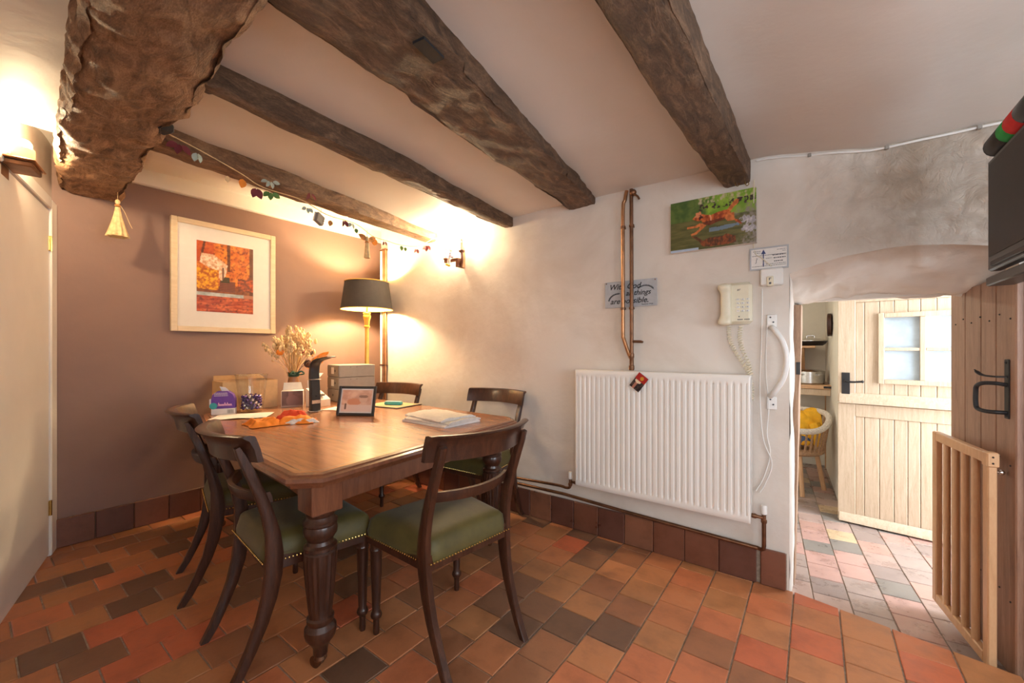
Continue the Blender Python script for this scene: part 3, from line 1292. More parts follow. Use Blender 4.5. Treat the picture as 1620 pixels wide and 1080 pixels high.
# local x runs along the wall (towards the radiator wall), -y into the room
for a, c in (((0, -.03, 0), (.036, .0, FH)), ((FW - .036, -.03, 0), (FW, 0, FH))):
    MB().box(a, c, bev=.003).build('frame_side', M_frame, fr)
for z in (0, FH - .036):
    MB().box((.036, -.03, z), (FW - .036, 0, z + .036), bev=.003).build('frame_side', M_frame, fr)
MB().box((.03, -.014, .03), (FW - .03, -.006, FH - .03)).build('mount', M_mount, fr)
printed('print', .362, .505, 90, 120, autumn, fr, Matrix.Translation((.147, -.0152, .147)))
MB().add([(.034, -.020, .034), (FW - .034, -.020, .034), (FW - .034, -.020, FH - .034), (.034, -.020, FH - .034)], [(0, 1, 2, 3)]).build('glass', M_glass, fr, 0)

# dog canvas
cv = thing('canvas_print', 'frameless canvas photograph of a ginger dog leaping over water', 'picture', (-.632, YA - .038, 1.678))
printed('printed_face', .405, .27, 150, 100, dogpic, cv, Matrix.Translation((0, -.0008, 0)))
MB().box((0, 0, 0), (.405, .036, .27), bev=.002).build('stretched_edge', M_paper, cv)

# tin text sign behind the pipes
sg = thing('tin_sign', 'grey tin sign with black script reading With God all things are possible', 'sign', (-1.028, YA - .012, 1.402))
MB().box((0, 0, 0), (.313, .004, .156), bev=.001).build('plate', M_tin, sg)
MX = Matrix.Rotation(R(90), 4, 'X')


def on_face(x, z, y=-.0006):
    return Matrix.Translation((x, y, z)) @ MX


for i, (tx, x, z, sz) in enumerate([('With God', .026, .108, .046), ('all things', .130, .068, .042), ('are possible.', .034, .022, .046)]):
    text_mesh('lettering', tx, sz, M_ink, .32, .0003, 'LEFT', .0006, sg, on_face(x, z))
text_mesh('lettering', 'Matthew 19:26', .011, M_ink, 0, .0003, 'LEFT', 0, sg, on_face(.225, .008))
for cx, cz, r_, a0, a1 in ((.245, .075, .055, 20, 130), (.085, .035, .06, 75, 165)):
    br = MB()
    pts = [(cx + r_ * math.cos(R(a0 + (a1 - a0) * k / 12)), -.001, cz + r_ * .8 * math.sin(R(a0 + (a1 - a0) * k / 12))) for k in range(13)]
    br.tube(pts, .0008, 4)
    for k in range(1, 13):
        p = Vector(pts[k])
        a = R(a0 + (a1 - a0) * k / 12)
        for sgn in (.55, -.55):
            d_ = Vector((math.cos(a + sgn + PI / 2), 0, math.sin(a + sgn + PI / 2))) * .009
            br.tube([p, p + d_ * .5, p + d_], [.0006, .0022, .0005], 5, flat=(1, 1))
    br.build('leaf_sprig', M_ink, sg)
for x, z in ((.01, .148), (.303, .148)):
    MB().ball((x, -.001, z), .004, 8, 5, (1, .5, 1)).build('screw', M_copperD, sg)

# framed printed notice
nt_ = thing('notice', 'small grey framed white notice with blue arrow above the phone socket', 'notice', (-.256, YA - .010, 1.546))
MB().box((0, 0, 0), (.156, .006, .104), bev=.001).build('card', M_paper, nt_)
MB().box((-.003, -.002, -.003), (.159, .004, .004)).box((-.003, -.002, .100), (.159, .004, .107)).box((-.003, -.002, .004), (.004, .004, .100)).box((.152, -.002, .004), (.159, .004, .100)).build('border', M_tin, nt_)
ar = MB()
ar.box((.054, -.0012, .012), (.058, 0, .080))
ar.prism([(.046, .074), (.066, .074), (.056, .096)], 0, .001, MX)
ar.prism([(.052, .022), (.060, .022), (.056, .032)], 0, .001, MX)
ar.build('arrow', M_navy, nt_)
tl = MB()
rn = random.Random(5)
for z, x0, x1 in ((.088, .012, .044), (.080, .018, .044), (.066, .008, .148), (.014, .008, .148), (.088, .112, .148), (.080, .134, .148), (.062, .094, .148), (.050, .066, .092), (.048, .098, .148), (.032, .100, .136), (.022, .066, .148)):
    x = x0
    while x < x1:
        w_ = rn.uniform(.003, .008)
        hh = .0045 if .09 < x0 < .11 else .0022
        tl.box((x, -.0012, z), (min(x + w_, x1), 0, z + hh))
        x += w_ + .002
tl.tube([(.022, -.001, .030), (.027, -.001, .036), (.026, -.001, .045), (.030, -.001, .054), (.026, -.001, .056)], .0012, 4)
tl.build('printed_lines', M_grey, nt_)

# telephone socket
sk_ = thing('phone_socket', 'white telephone socket box with grey plug under the notice', 'socket', (-.212, YA - .03, 1.462))
MB().box((0, 0, 0), (.094, .03, .083), bev=.006).build('socket_box', M_wplast, sk_)
MB().box((.029, -.014, -.006), (.056, .0, .042), bev=.003).build('plug', M_plast, sk_)
MB().box((.038, -.0152, .003), (.047, -.013, .013)).box((.038, -.0152, .022), (.041, -.013, .034)).box((.038, -.0152, .031), (.047, -.013, .034)).build('plug_marking', M_grey, sk_)

# wall telephone
ph = thing('wall_telephone', 'ivory push button telephone hung on the plaster wall', 'telephone', (-.385, YA - .05, 1.272))
b = MB()
b.box((.028, .0, .006), (.140, .05, .214), bev=.014)
b.build('base', M_plast, ph)
hs = MB()


def hsf(u, v):
    a = 2 * PI * u
    z = .0 + v * .212
    e = abs(v * 2 - 1)
    wx = .024 + .007 * ss((e - .45) / .4)
    wy_ = .020 + .010 * ss((e - .5) / .3)
    k = max(0, 1 - max(0, (e - .88) / .12) ** 2) ** .5
    x = .028 + math.copysign(abs(math.cos(a)) ** .6, math.cos(a)) * wx * (.35 + .65 * k)
    y = -.004 + math.copysign(abs(math.sin(a)) ** .6, math.sin(a)) * wy_ * (.35 + .65 * k)
    x -= .006 * ss((e - .4) / .5)
    return (x, y, z)


hs.grid(hsf, 24, 30, closed_u=True)
hs.f.append(tuple(range(23, -1, -1)))
hs.f.append(tuple(30 * 24 + k for k in range(24)))
hs.build('handset', M_plast, ph, 60)
bm_ = MB().box((-.0075, -.003, -.0045), (.0075, .002, .0045), bev=.002).mesh('key', M_wplast, 30)
for r_ in range(4):
    for c_ in range(3):
        kk = put('key', bm_, ph, (.080 + c_ * .021, -.001, .128 - r_ * .019))
        text_mesh('digit', '123456789*0#'[r_ * 3 + c_], .009, M_grey, 0, .0002, 'CENTER', 0, kk, on_face(0, -.003, -.0034))
text_mesh('logo', 'BT', .012, M_grey, .2, .0002, 'LEFT', .0003, ph, on_face(.076, .172, -.0004))
ml = MB()
for k in range(9):
    if k != 4:
        ml.box((.078 + k * .006, -.0006, .026), (.0825 + k * .006, .0, .031))
ml.build('small_print', M_grey, ph)
MB().ball((.085, -.001, .043), .003, 8, 5).build('indicator', M_grey, ph)


def bez(P, n):
    """catmull-rom through P"""
    P = [Vector(p) for p in P]
    out = []
    Q = [P[0] * 2 - P[1]] + P + [P[-1] * 2 - P[-2]]
    for i in range(1, len(Q) - 2):
        for k in range(n):
            t = k / n
            a, b_, c, d_ = Q[i - 1], Q[i], Q[i + 1], Q[i + 2]
            out.append(.5 * ((2 * b_) + (c - a) * t + (2 * a - 5 * b_ + 4 * c - d_) * t * t + (3 * b_ - a - 3 * c + d_) * t ** 3))
    out.append(P[-1])
    return out


def coil(P, turns, r, wire, per=9):
    base = bez(P, 20)
    n = turns * per
    pts = []
    for i in range(n + 1):
        f_ = i / n * (len(base) - 1)
        k = min(int(f_), len(base) - 2)
        p = base[k].lerp(base[k + 1], f_ - k)
        t = (base[k + 1] - base[k]).normalized()
        u = t.cross(Vector((0, 1, 0))).normalized()
        w_ = t.cross(u)
        a = 2 * PI * i / per
        pts.append(p + u * math.cos(a) * r + w_ * math.sin(a) * r)
    return MB().tube(pts, wire, 4)


y_ = YA - .026 - (YA - .05)
pp = lambda x, z: (x + .385, y_, z - 1.272)
c_ = coil([pp(-.35, 1.272), pp(-.345, 1.20), pp(-.315, 1.13), pp(-.268, 1.05), pp(-.25, .97), pp(-.248, .90)], 30, .009, .0024)
c2_ = coil([pp(-.295, 1.272), pp(-.300, 1.21), pp(-.288, 1.15), pp(-.262, 1.08), pp(-.250, 1.02)], 19, .009, .0024)
c_.v += c2_.v
c_.f += [tuple(i + len(c_.v) - len(c2_.v) for i in f) for f in c2_.f]
c_.build('coiled_cord', M_plast, ph)

# loose cables by the doorway
for P, lab in (([(-.185, YA - .008, 1.27), (-.19, YA - .008, 1.05), (-.178, YA - .008, .88), (-.185, YA - .008, .74), (-.172, YA - .008, .64), (-.20, YA - .008, .52), (-.232, YA - .008, .45)], 'thin white cable trailing down beside the grab handle'),
               ([(-.205, YA - .01, 1.45), (-.208, YA - .01, 1.2), (-.215, YA - .01, .95), (-.202, YA - .01, .72), (-.165, YA - .01, .60), (-.19, YA - .01, .50), (-.215, YA - .01, .445)], 'thin white cable hanging from the phone socket')):
    tag(MB().tube(bez(P, 8), .0025, 6).build('cable', M_wplast), lab, 'cable')
tag(MB().tube(bez([(-.238, YA - .012, 1.985), (-.236, YA - .045, 1.955), (-.24, YA - .01, 1.66), (-.205, YA - .018, 1.60), (-.165, YA - .016, 1.555)], 8), .0022, 6).build('cable', M_plast), 'thin cream cable running from the joist behind the dog canvas', 'cable')

b = MB()
P = [(x, wy(x, 2.0) - .008, zceil(x, YA) - .014) for x in [-.23 + .85 * k / 16 for k in range(17)]]
b.tube(P, .005, 6)
o = tag(b.build('ceiling_cable', M_wplast), 'pale cable clipped along the ceiling edge above the low doorway', 'cable')
for k in (4, 9, 14):
    MB().box((P[k][0] - .007, P[k][1] - .008, P[k][2] - .008), (P[k][0] + .007, P[k][1] + .006, P[k][2] + .008), bev=.002).build('cable_clip', M_drawer, o)
for x, y, lab in ((-.315, 2.29, 'small brass cup hook under the end of the dark joist'), (-.275, 2.31, 'bent nail hook under the wall end of the dark joist')):
    tag(MB().tube(bez([(x, y, 1.992), (x, y, 1.974), (x + .009, y, 1.962), (x + .016, y, 1.968), (x + .015, y, 1.978)], 5), .0018, 6).build('cup_hook', M_brass), lab, 'hook')

# grab handle
gh = thing('grab_handle', 'white curved grab handle screwed beside the doorway', 'handle', (-.165, YA, 1.09))
MB().tube(bez([(0, -.012, .17), (.012, -.045, .155), (.045, -.06, .10), (.062, -.065, .02), (.05, -.062, -.07), (.014, -.05, -.14), (-.006, -.012, -.165)], 7), .0125, 12).build('bar', M_wplast, gh)
for z in (.20, -.20):
    pl_ = MB().box((-.022, -.009, z - .032), (.02, -.001, z + .032), bev=.004).build('mounting_plate', M_wplast, gh)
    MB().ball((-.006, -.0095, z + .018), .004, 8, 4).build('screw', M_grey, pl_)
    MB().ball((.006, -.0095, z - .006), .004, 8, 4).build('screw', M_grey, pl_)

# ------------------------------------------------------------------ radiator
RX0, RX1, RZ0, RZ1, RY = -1.192, -.246, .309, 1.024, YA - .092
rad = thing('radiator', 'white enamelled panel radiator with vertical ribs', 'radiator', (0, 0, 0))
NR = 30
cw = (RX1 - RX0 - .03) / NR
rp = MB()


def rf(u, v):
    x = RX0 + u * (RX1 - RX0)
    z = RZ0 + v * (RZ1 - RZ0)
    y = RY
    t = (x - RX0 - .015) / cw
    if 0 < t < NR:
        fx = abs((t % 1) - .5) * 2
        ez = min(z - RZ0 - .035, RZ1 - .038 - z)
        k = ss(ez / .018)
        y += k * .010 * ss((fx - .52) / .3)
    e = min(x - RX0, RX1 - x, z - RZ0, RZ1 - z)
    if e < .006:
        y += .006 * (1 - e / .006) ** 2
    return (x, y, z)


us = NR * 9 + 12
rp.grid(rf, us, 60)
rp.build('front_panel', M_rad, rad, 40)
MB().box((RX0, RY + .006, RZ0 + .004), (RX1, RY + .016, RZ1 - .004)).box((RX0 + .03, YA - .03, RZ0 + .03), (RX1 - .03, YA - .018, RZ1 - .03)).build('back_panel', M_rad, rad)
MB().box((RX0 - .001, RY + .004, RZ1 - .012), (RX1 + .001, YA - .025, RZ1 + .002), bev=.003).build('top_cover', M_rad, rad)
for x in (RX0 + .0, RX1 - .008):
    MB().box((x, RY + .005, RZ0 + .02), (x + .008, YA - .025, RZ1 - .012)).build('side_cover', M_rad, rad)
for x in (RX0 + .15, RX1 - .15):
    MB().box((x, YA - .03, RZ0 + .1), (x + .03, YA - .004, RZ1 - .1)).build('bracket', M_rad, rad)


def valve(x, z, sgn):
    v_ = thing('radiator_valve', 'white capped lockshield valve at the %s end of the radiator' % ('corner lamp' if sgn < 0 else 'doorway'), 'valve', (x, YA - .055, z))
    MB().lathe([(.010, .012), (.0135, .016), (.0135, .052), (.011, .058)], 14).build('cap', M_wplast, v_)
    vb = MB().lathe([(.011, -.030), (.013, -.026), (.013, -.014), (.009, -.010), (.009, .012), (.012, .012)], 10)
    vb.tube([(0, 0, -.004), (-sgn * .028, 0, -.004), (-sgn * .036, 0, -.004), (-sgn * .052, 0, -.004)], [.008, .008, .012, .010], 10)
    vb.build('valve_body', M_copperD, v_)


valve(RX0 - .052, .315, -1)
valve(RX1 + .052, .345, 1)
PYP = YA - .035
tag(MB().tube(bez([(-3.15, PYP, .215), (-2.2, PYP, .235), (-1.72, PYP, .246), (-1.36, PYP, .262), (-1.285, PYP - .008, .262), (-1.252, YA - .055, .272), (-1.244, YA - .055, .285)], 8), .0085, 10).build('copper_pipe', M_copperD), 'brown copper pipe along the skirting to the lamp side valve', 'pipe')
tag(MB().tube([(-3.15, PYP, .196), (-1.72, PYP, .210), (-1.30, PYP, .215), (-.9, PYP, .198), (-.222, PYP, .180), (-.206, PYP - .01, .181), (-.196, YA - .052, .190), (-.194, YA - .055, .205), (-.194, YA - .055, .315)], .0095, 10).build('copper_pipe', M_copperD), 'long dark copper pipe running under the radiator to the doorway valve', 'pipe')

# vertical pipes above the radiator
p1 = thing('copper_pipe', 'bright copper pipe kinked at the foot passing over the tin sign', 'pipe', (-.905, YA - .034, 0))
MB().tube(bez([(.018, .01, 2.085), (.012, 0, 2.03), (0, 0, 1.97), (0, 0, 1.6), (0, 0, 1.25), (.004, 0, 1.215), (.030, 0, 1.14), (.047, 0, 1.10)], 6), .0105, 12).build('tube', M_copper, p1)
p2 = thing('copper_pipe', 'darker straight copper pipe with a side stub rising above the radiator', 'pipe', (-.853, YA - .034, 0))
MB().tube([(0, 0, 1.03), (0, 0, 1.5), (-.002, 0, 2.085)], .0105, 12).build('tube', M_copperD, p2)
MB().tube([(0, 0, 1.198), (.055, -.005, 1.196), (.068, -.006, 1.193)], [.008, .008, .006], 10).build('side_stub', M_copperD, p2)
MB().lathe([(.013, 1.03), (.0155, 1.036), (.0155, 1.056), (.012, 1.06), (.012, 1.10), (.0145, 1.105), (.0145, 1.125), (.012, 1.13)], 14).build('coupling', M_copperD, p2)
MB().ball((.01, -.004, 2.06), .02, 8, 6).tube([(.012, -.01, 2.055), (.04, -.014, 2.03), (.05, -.015, 2.012)], .006, 8).build('compression_joint', M_copperD, p2)
for q_, zz in ((p1, (1.872, 1.392)), (p2, (1.872, 1.392))):
    for z in zz:
        k_ = MB().lathe([(.0115, -.007), (.0145, -.006), (.0145, .006), (.0115, .007)], 14, Matrix.Translation((0, 0, z)))
        k_.box((-.005, 0, z - .005), (.005, .034, z + .005))
        k_.build('pipe_clip', M_copperD, q_)

# corner pipes by the lamp
for k, (x, m_, lab) in enumerate(((-3.262, M_wplast, 'white painted pipe in the corner behind the lamp'), (-3.232, M_copper, 'copper pipe in the corner beside the white painted one'), (-3.200, M_copper, 'copper pipe nearest the sconce in the corner behind the lamp'))):
    t_ = thing('corner_pipe', lab, 'pipe', (x, YA - .018, 0))
    MB().tube([(0, 0, 0.18), (0, 0, 1.1), (0, 0, 2.09)], .010, 12).build('tube', m_, t_)
    MB().box((-.013, -.012, 2.07), (.013, .018, 2.085), bev=.002).box((-.013, -.012, 1.0), (.013, .018, 1.012), bev=.002).build('pipe_clip', M_copperD, t_)

# card stuck on the radiator


def cardpic(u, v):
    if v < .42:
        r_ = math.hypot((u - .55) * 1.0, (v - .22) * 1.3)
        return (200, 140, 40) if r_ < .16 else (166, 30, 24)
    if abs(u - .40) < .30 * (1 - (v - .42)) and v < .62 - .3 * abs(u - .4):
        return (226, 196, 160)
    if abs(u - .36) < .11:
        return (170, 110, 90)
    return (30, 20, 24) if nz(u, v, 9) < .1 else (80, 60, 50)


cd = thing('picture_card', 'small red and black card stuck askew on the radiator', 'card')
cd.matrix_world = Matrix.Translation((-.786, RY - .012, .968)) @ Matrix.Rotation(R(37), 4, 'Y')
printed('printed_face', .064, .094, 40, 60, cardpic, cd, Matrix.Translation((-.032, -.0022, -.047)))
MB().box((-.032, -.002, -.047), (.032, .001, .047)).build('card', M_ink, cd)
MB().box((-.012, .001, -.01), (.012, .012, .01)).build('magnet', M_ink, cd)

# ------------------------------------------------------------------ wall lights
sc = thing('wall_sconce', 'wooden two arm candle sconce glowing on the cream wall', 'wall light', (-2.245, YA, 1.80))
MB().box((.012, -.030, -.01), (.040, -.0, .17), bev=.005).build('back_plate', M_gate, sc)
MB().box((-.115, -.085, .035), (.03, -.055, .062), bev=.005).build('arm', M_mahogL, sc)
MB().box((.012, -.085, -.012), (.036, -.0, .062), bev=.005).build('bracket', M_mahogL, sc)
MB().tube(bez([(.030, -.04, .0), (.062, -.06, .045), (.066, -.07, .10)], 5), .011, 8).build('arm', M_mahogL, sc)
for x, y, z, h in ((-.098, -.07, .066, .085), (.066, -.07, .108, .095)):
    MB().lathe([(.016, -.012), (.026, -.004), (.028, .004), (.024, .006)], 14, Matrix.Translation((x, y, z))).build('drip_pan', M_mahogL, sc)
    MB().lathe([(.013, .004), (.013, h * .7), (.010, h * .74), (.010, h * .9), (.014, h)], 14, Matrix.Translation((x, y, z))).build('candle_tube', M_plast, sc)
    MB().ball((x, y, z + h + .024), .019, 12, 8, (1, 1, 1.5)).build('bulb', M_bulb, sc)

# little felt figure sitting on the sconce
dl = thing('felt_gnome', 'tiny felt gnome with yellow boots perched on the candle sconce', 'ornament', (-2.262, YA - .098, 1.868))
MB().lathe([(.020, -.004), (.022, .006), (.018, .03), (.012, .04)], 14).build('body', plain('lilac_felt', (.52, .48, .62), .9), dl)
MB().ball((0, -.002, .050), .013, 10, 8).build('head', plain('pale_felt', (.75, .62, .52), .9), dl)
MB().lathe([(.018, .052), (.014, .062), (.007, .082), (.001, .10)], 12).build('hat', plain('white_felt', (.78, .74, .74), .9), dl)
MB().ball((0, -.012, .028), .013, 8, 6, (1.2, .6, .6)).build('scarf', plain('slate_felt', (.20, .22, .30), .9), dl)
for x, z in ((-.014, -.062), (.008, -.072)):
    lg_ = MB().tube([(x * .6, -.012, 0), (x * .8, -.024, -.03), (x, -.024, z)], .006, 8).build('leg', plain('white_sock', (.76, .72, .70), .9), dl)
    MB().ball((x - .004, -.03, z), .010, 8, 6, (1.1, 1.5, .8)).build('boot', plain('yellow_felt', (.70, .46, .06), .9), lg_)

p = q0 + eC * .80
s2 = thing('wall_sconce', 'lit candle sconce with copper tray above the white door', 'wall light', (p.x, p.y, 1.93), angC)
MB().box((-.05, .0, -.05), (.05, .012, .06), bev=.003).build('back_plate', M_copperD, s2)
MB().box((-.09, .012, .0), (.055, .10, .022), bev=.004).build('tray_base', M_copperD, s2)
MB().box((-.10, .008, .022), (.075, .112, .030), bev=.003).build('tray', M_copper, s2)
MB().lathe([(.036, .0), (.036, .062), (.034, .066)], 20, Matrix.Translation((-.02, .058, .030))).build('candle_tube', M_plast, s2)
MB().ball((-.02, .058, .112), .027, 14, 10, (1, 1, .9)).build('bulb', M_bulbC, s2)

# ------------------------------------------------------------------ floor lamp in the corner
LX, LY = -3.13, 2.09
lm = thing('floor_lamp', 'gilt column floor lamp with dark grey gold lined shade', 'floor lamp', (LX, LY, 0))
MB().lathe([(.14, 0), (.145, .012), (.13, .03), (.06, .045), (.03, .07), (.022, .10)], 28).build('base', M_gold, lm)
MB().lathe([(.020, .09), (.021, .5), (.018, 1.0), (.0155, 1.335)], 20).build('column', M_gold, lm)
MB().lathe([(.018, 1.335), (.026, 1.345), (.026, 1.352), (.019, 1.360), (.022, 1.378), (.024, 1.40), (.032, 1.425), (.034, 1.44), (.028, 1.452), (.032, 1.462), (.030, 1.47), (.010, 1.475), (.010, 1.56), (.0, 1.565)], 20).build('capital', M_gold, lm)
shp = [(.215, 1.498), (.182, 1.735)]
sh = MB().lathe(shp, 56, cap=False)
sh.build('shade', M_shade, lm)
MB().lathe([(.2125, 1.500), (.1795, 1.733)], 56, cap=False).build('shade_lining', M_shadein, lm)
for r_, z in ((.216, 1.4985), (.183, 1.7345)):
    MB().tube([(r_ * math.cos(2 * PI * k / 56), r_ * math.sin(2 * PI * k / 56), z) for k in range(56)], .004, 6, closed=True).build('shade_trim', M_gold, lm)
fz = MB()
for k in range(3):
    a = 2 * PI * k / 3
    fz.tube([(0, 0, 1.562), (.18 * math.cos(a), .18 * math.sin(a), 1.70)], .002, 5)
fz.build('shade_carrier', M_brass, lm)
MB().ball((0, 0, 1.605), .034, 14, 10, (1, 1, 1.2)).build('bulb', M_bulbL, lm)

# ------------------------------------------------------------------ garland and hanging ornaments
gl = thing('leaf_garland', 'thin twine garland with autumn and eucalyptus leaves along the joist', 'garland', (0, 0, 0))
GP = [(-2.175, .50, 2.058), (-2.185, .622, 2.034), (-2.20, .785, 1.993), (-2.215, .89, 1.963), (-2.24, 1.09, 1.965), (-2.262, 1.248, 1.93), (-2.30, 1.453, 1.936), (-2.32, 1.589, 1.894), (-2.34, 1.722, 1.891), (-2.36, 1.835, 1.893), (-2.38, 1.992, 1.916), (-2.40, 2.10, 1.962), (-2.425, 2.20, 2.02)]
MB().tube(bez(GP, 8), .0022, 5).build('twine', M_straw, gl)


def leaf(P, size, m_, tilt, wide=.45, parent=gl):
    b = MB()
    rm = Matrix.Rotation(tilt, 3, 'X') @ Matrix.Rotation(rn.uniform(-.6, .6), 3, 'Z')
    for sgn in (1,):
        vs = []
        prof_ = [(0, .04), (.2, .75), (.45, 1), (.7, .8), (.9, .35), (1, .03)]
        for (l, w_) in prof_:
            for x in (-1, 0, 1):
                vs.append(Vector(P) + rm @ Vector((.25 * size * w_ * abs(x) * .4, x * wide * size * w_, -l * size)))
        fs = []
        for i in range(len(prof_) - 1):
            for k in range(2):
                fs.append((i * 3 + k, i * 3 + k + 1, i * 3 + 4 + k, i * 3 + 3 + k))
        m = len(vs)
        vs2 = [v + Vector((.0012, 0, 0)) for v in vs]
        fs2 = [tuple(i + m for i in f[::-1]) for f in fs]
        b.add(vs + vs2, fs + fs2)
    b.build('leaf', m_, parent, 60)


for (x, y, z), m_, sz, n_ in [((-2.17, .545, 2.025), M_maroon, .045, 3), ((-2.18, .609, 2.015), M_sage, .04, 2), ((-2.195, .729, 1.96), M_straw, .03, 1), ((-2.205, .797, 1.97), M_orange, .045, 1), ((-2.21, .857, 1.945), M_maroon, .05, 2), ((-2.22, .925, 2.005), M_sage, .035, 4), ((-2.22, .928, 1.95), M_green, .04, 3),
                              ((-2.25, 1.146, 2.02), M_maroon, .045, 2), ((-2.25, 1.13, 1.935), M_sage, .03, 3), ((-2.27, 1.276, 1.905), M_strawD, .035, 1), ((-2.28, 1.365, 1.93), M_maroon, .04, 2), ((-2.29, 1.421, 1.93), M_sage, .035, 2), ((-2.295, 1.453, 1.905), M_green, .03, 1), ((-2.325, 1.684, 1.878), M_maroon, .03, 2),
                              ((-2.35, 1.843, 1.885), M_green, .035, 1), ((-2.355, 1.882, 1.883), M_green, .028, 1), ((-2.37, 1.995, 1.895), M_maroon, .034, 2), ((-2.385, 2.105, 1.945), M_maroon, .045, 3)]:
    for k in range(n_):
        leaf((x, y + (k - (n_ - 1) / 2) * .008, z), sz, m_, (k - (n_ - 1) / 2) * .9 + rn.uniform(-.3, .3), .33 if n_ > 1 else .4)


def raffia_angel(name, label, loc, h, wings):
    t = thing(name, label, 'ornament', loc)
    sk_ = MB()
    n = 40

    def f(u, v):
        a = 2 * PI * u
        r_ = (.010 + .030 * v ** 1.3) * (h / .19) * (1 + .16 * math.sin(a * 9) * v) if not wings else (.009 + .009 * v) * (1 + .1 * math.sin(a * 7))
        return (r_ * math.cos(a), r_ * math.sin(a), -.045 * (h / .19) - v * (h - .045 * h / .19))

    sk_.grid(f, n, 10, closed_u=True)
    sk_.f.append(tuple(10 * n + k for k in range(n)))
    sk_.build('straw_skirt', M_straw, t, 70)
    MB().ball((0, 0, -.022), .012, 10, 8, (1, 1, 1.3)).build('head', M_straw, t)
    MB().lathe([(.0115, -.048), (.014, -.043), (.0115, -.038)], 14).build('binding', M_strawD, t)
    MB().tube([(0, 0, -.01), (0, 0, .035)], .0015, 5).build('hanging_loop', M_straw, t)
    if wings:
        for s_ in (-1, 1):
            leaf((0, s_ * .006, -.03), .062, M_strawD, s_ * 2.0, .28, t)
    else:
        MB().tube(bez([(.0, .012, -.04), (.01, .03, -.08), (.0, .05, -.13), (.01, .062, -.165)], 5), .0012, 4).build('loose_strand', M_straw, t)
    return t


raffia_angel('straw_doll', 'flared raffia corn dolly hanging from the end of the main beam', (-3.27, .532, 2.035), .225, False)
raffia_angel('straw_angel', 'slim straw angel with brown wings hanging from the garland', (-2.312, 1.545, 1.885), .145, True)
tag(MB().tube([(-2.312, 1.60, 1.853), (-2.308, 1.60, 1.853)], .020, 16).build('dried_orange_slice', M_orange), 'dried orange slice hanging beside the straw angel', 'ornament')
cb = thing('box_ornament', 'small dark box ornament with silver studs hanging from the garland', 'ornament', (-2.265, 1.205, 1.90))
cb.rotation_euler = (R(-18), 0, R(25))
MB().box((-.012, -.028, -.034), (.012, .028, .022), bev=.002).build('case', M_drawerF, cb)
MB().box((-.013, -.030, -.034), (-.006, -.026, .022)).build('edge_strip', M_wplast, cb)
for z in (-.022, -.006, .010):
    MB().ball((.0125, .022, z), .005, 8, 5).build('stud', M_steel, cb)
MB().tube([(0, 0, .022), (0, .0, .062)], .0012, 5).build('hanging_thread', M_straw, cb)

# ------------------------------------------------------------------ things on the table
ZT = TZ + .0008


def on_table(name, label, cat, x, y, rz=0, group=None):
    return thing(name, label, cat, (x, y, ZT), rz, group)


# newspapers
nw = on_table('newspaper_stack', 'folded newspapers stacked on the bare end of the table', 'newspaper', -1.72, 1.63, R(-2))
for k, (dx, dy, a, w, d, z) in enumerate([(0, 0, 0, .36, .27, .004), (.01, .005, 3, .35, .26, .016), (-.02, .01, -4, .34, .25, .028)]):
    b = MB()

    def nf(u, v):
        x = (u - .5) * w
        y = (v - .5) * d
        e = (1 - abs(v * 2 - 1))
        return (x, y, z + .010 * ss(e * 4) + .006 * fbm(u * 3, v * 3, k, 3) + .004)

    b.grid(nf, 24, 18)
    n0 = len(b.v)
    b.v += [(v[0], v[1], z - .004) for v in b.v]
    b.f += [tuple(i + n0 for i in f[::-1]) for f in b.f]
    nu, nv = 24, 18
    idx = [i for i in range(nu + 1)] + [j * (nu + 1) + nu for j in range(1, nv + 1)] + [nv * (nu + 1) + i for i in range(nu - 1, -1, -1)] + [j * (nu + 1) for j in range(nv - 1, 0, -1)]
    for i in range(len(idx)):
        i2 = (i + 1) % len(idx)
        b.f.append((idx[i2], idx[i], idx[i] + n0, idx[i2] + n0))
    o = b.build('folded_paper', M_news if k else M_paper, nw, 50, (dx, dy, 0), R(a))

# photo frame
pf = on_table('standing_photograph', 'black framed sepia photograph standing on the table', 'photo frame', -2.40, 1.385, math.atan2(.129, .216))
pf.rotation_euler = (R(-14), 0, math.atan2(.129, .216))


def babypic(u, v):
    c = mixc((206, 160, 136), (232, 196, 170), .5 + nz(u, v, 4))
    if math.hypot((u - .42) / .24, (v - .55) / .16) < 1:
        c = (214, 150, 116)
    if math.hypot((u - .72) / .14, (v - .42) / .16) < 1:
        c = (220, 182, 158)
    if math.hypot((u - .72) / .15, (v - .30) / .07) < 1:
        c = (150, 116, 98)
    if v > .68:
        c = (232, 206, 190)
    if math.hypot((u - .14) / .03, (v - .76) / .16) < 1:
        c = (120, 90, 74)
    return c


PW, PH = .245, .185
for a, c in (((0, -.008, 0), (.016, .006, PH)), ((PW - .016, -.008, 0), (PW, .006, PH)), ((.016, -.008, 0), (PW - .016, .006, .016)), ((.016, -.008, PH - .016), (PW - .016, .006, PH))):
    MB().box(a, c, bev=.002).build('frame_side', M_black, pf)
MB().box((.014, .0, .014), (PW - .014, .004, PH - .014)).build('mount', M_paper, pf)
printed('photograph', PW - .05, PH - .05, 50, 40, babypic, pf, Matrix.Translation((.025, -.0008, .025)))
MB().prism([(.10, 0), (.145, 0), (.132, .12), (.113, .12)], 0, .002, Matrix.Translation((0, .008, .02)) @ Matrix.Rotation(R(58), 4, 'X')).build('strut', M_black, pf)

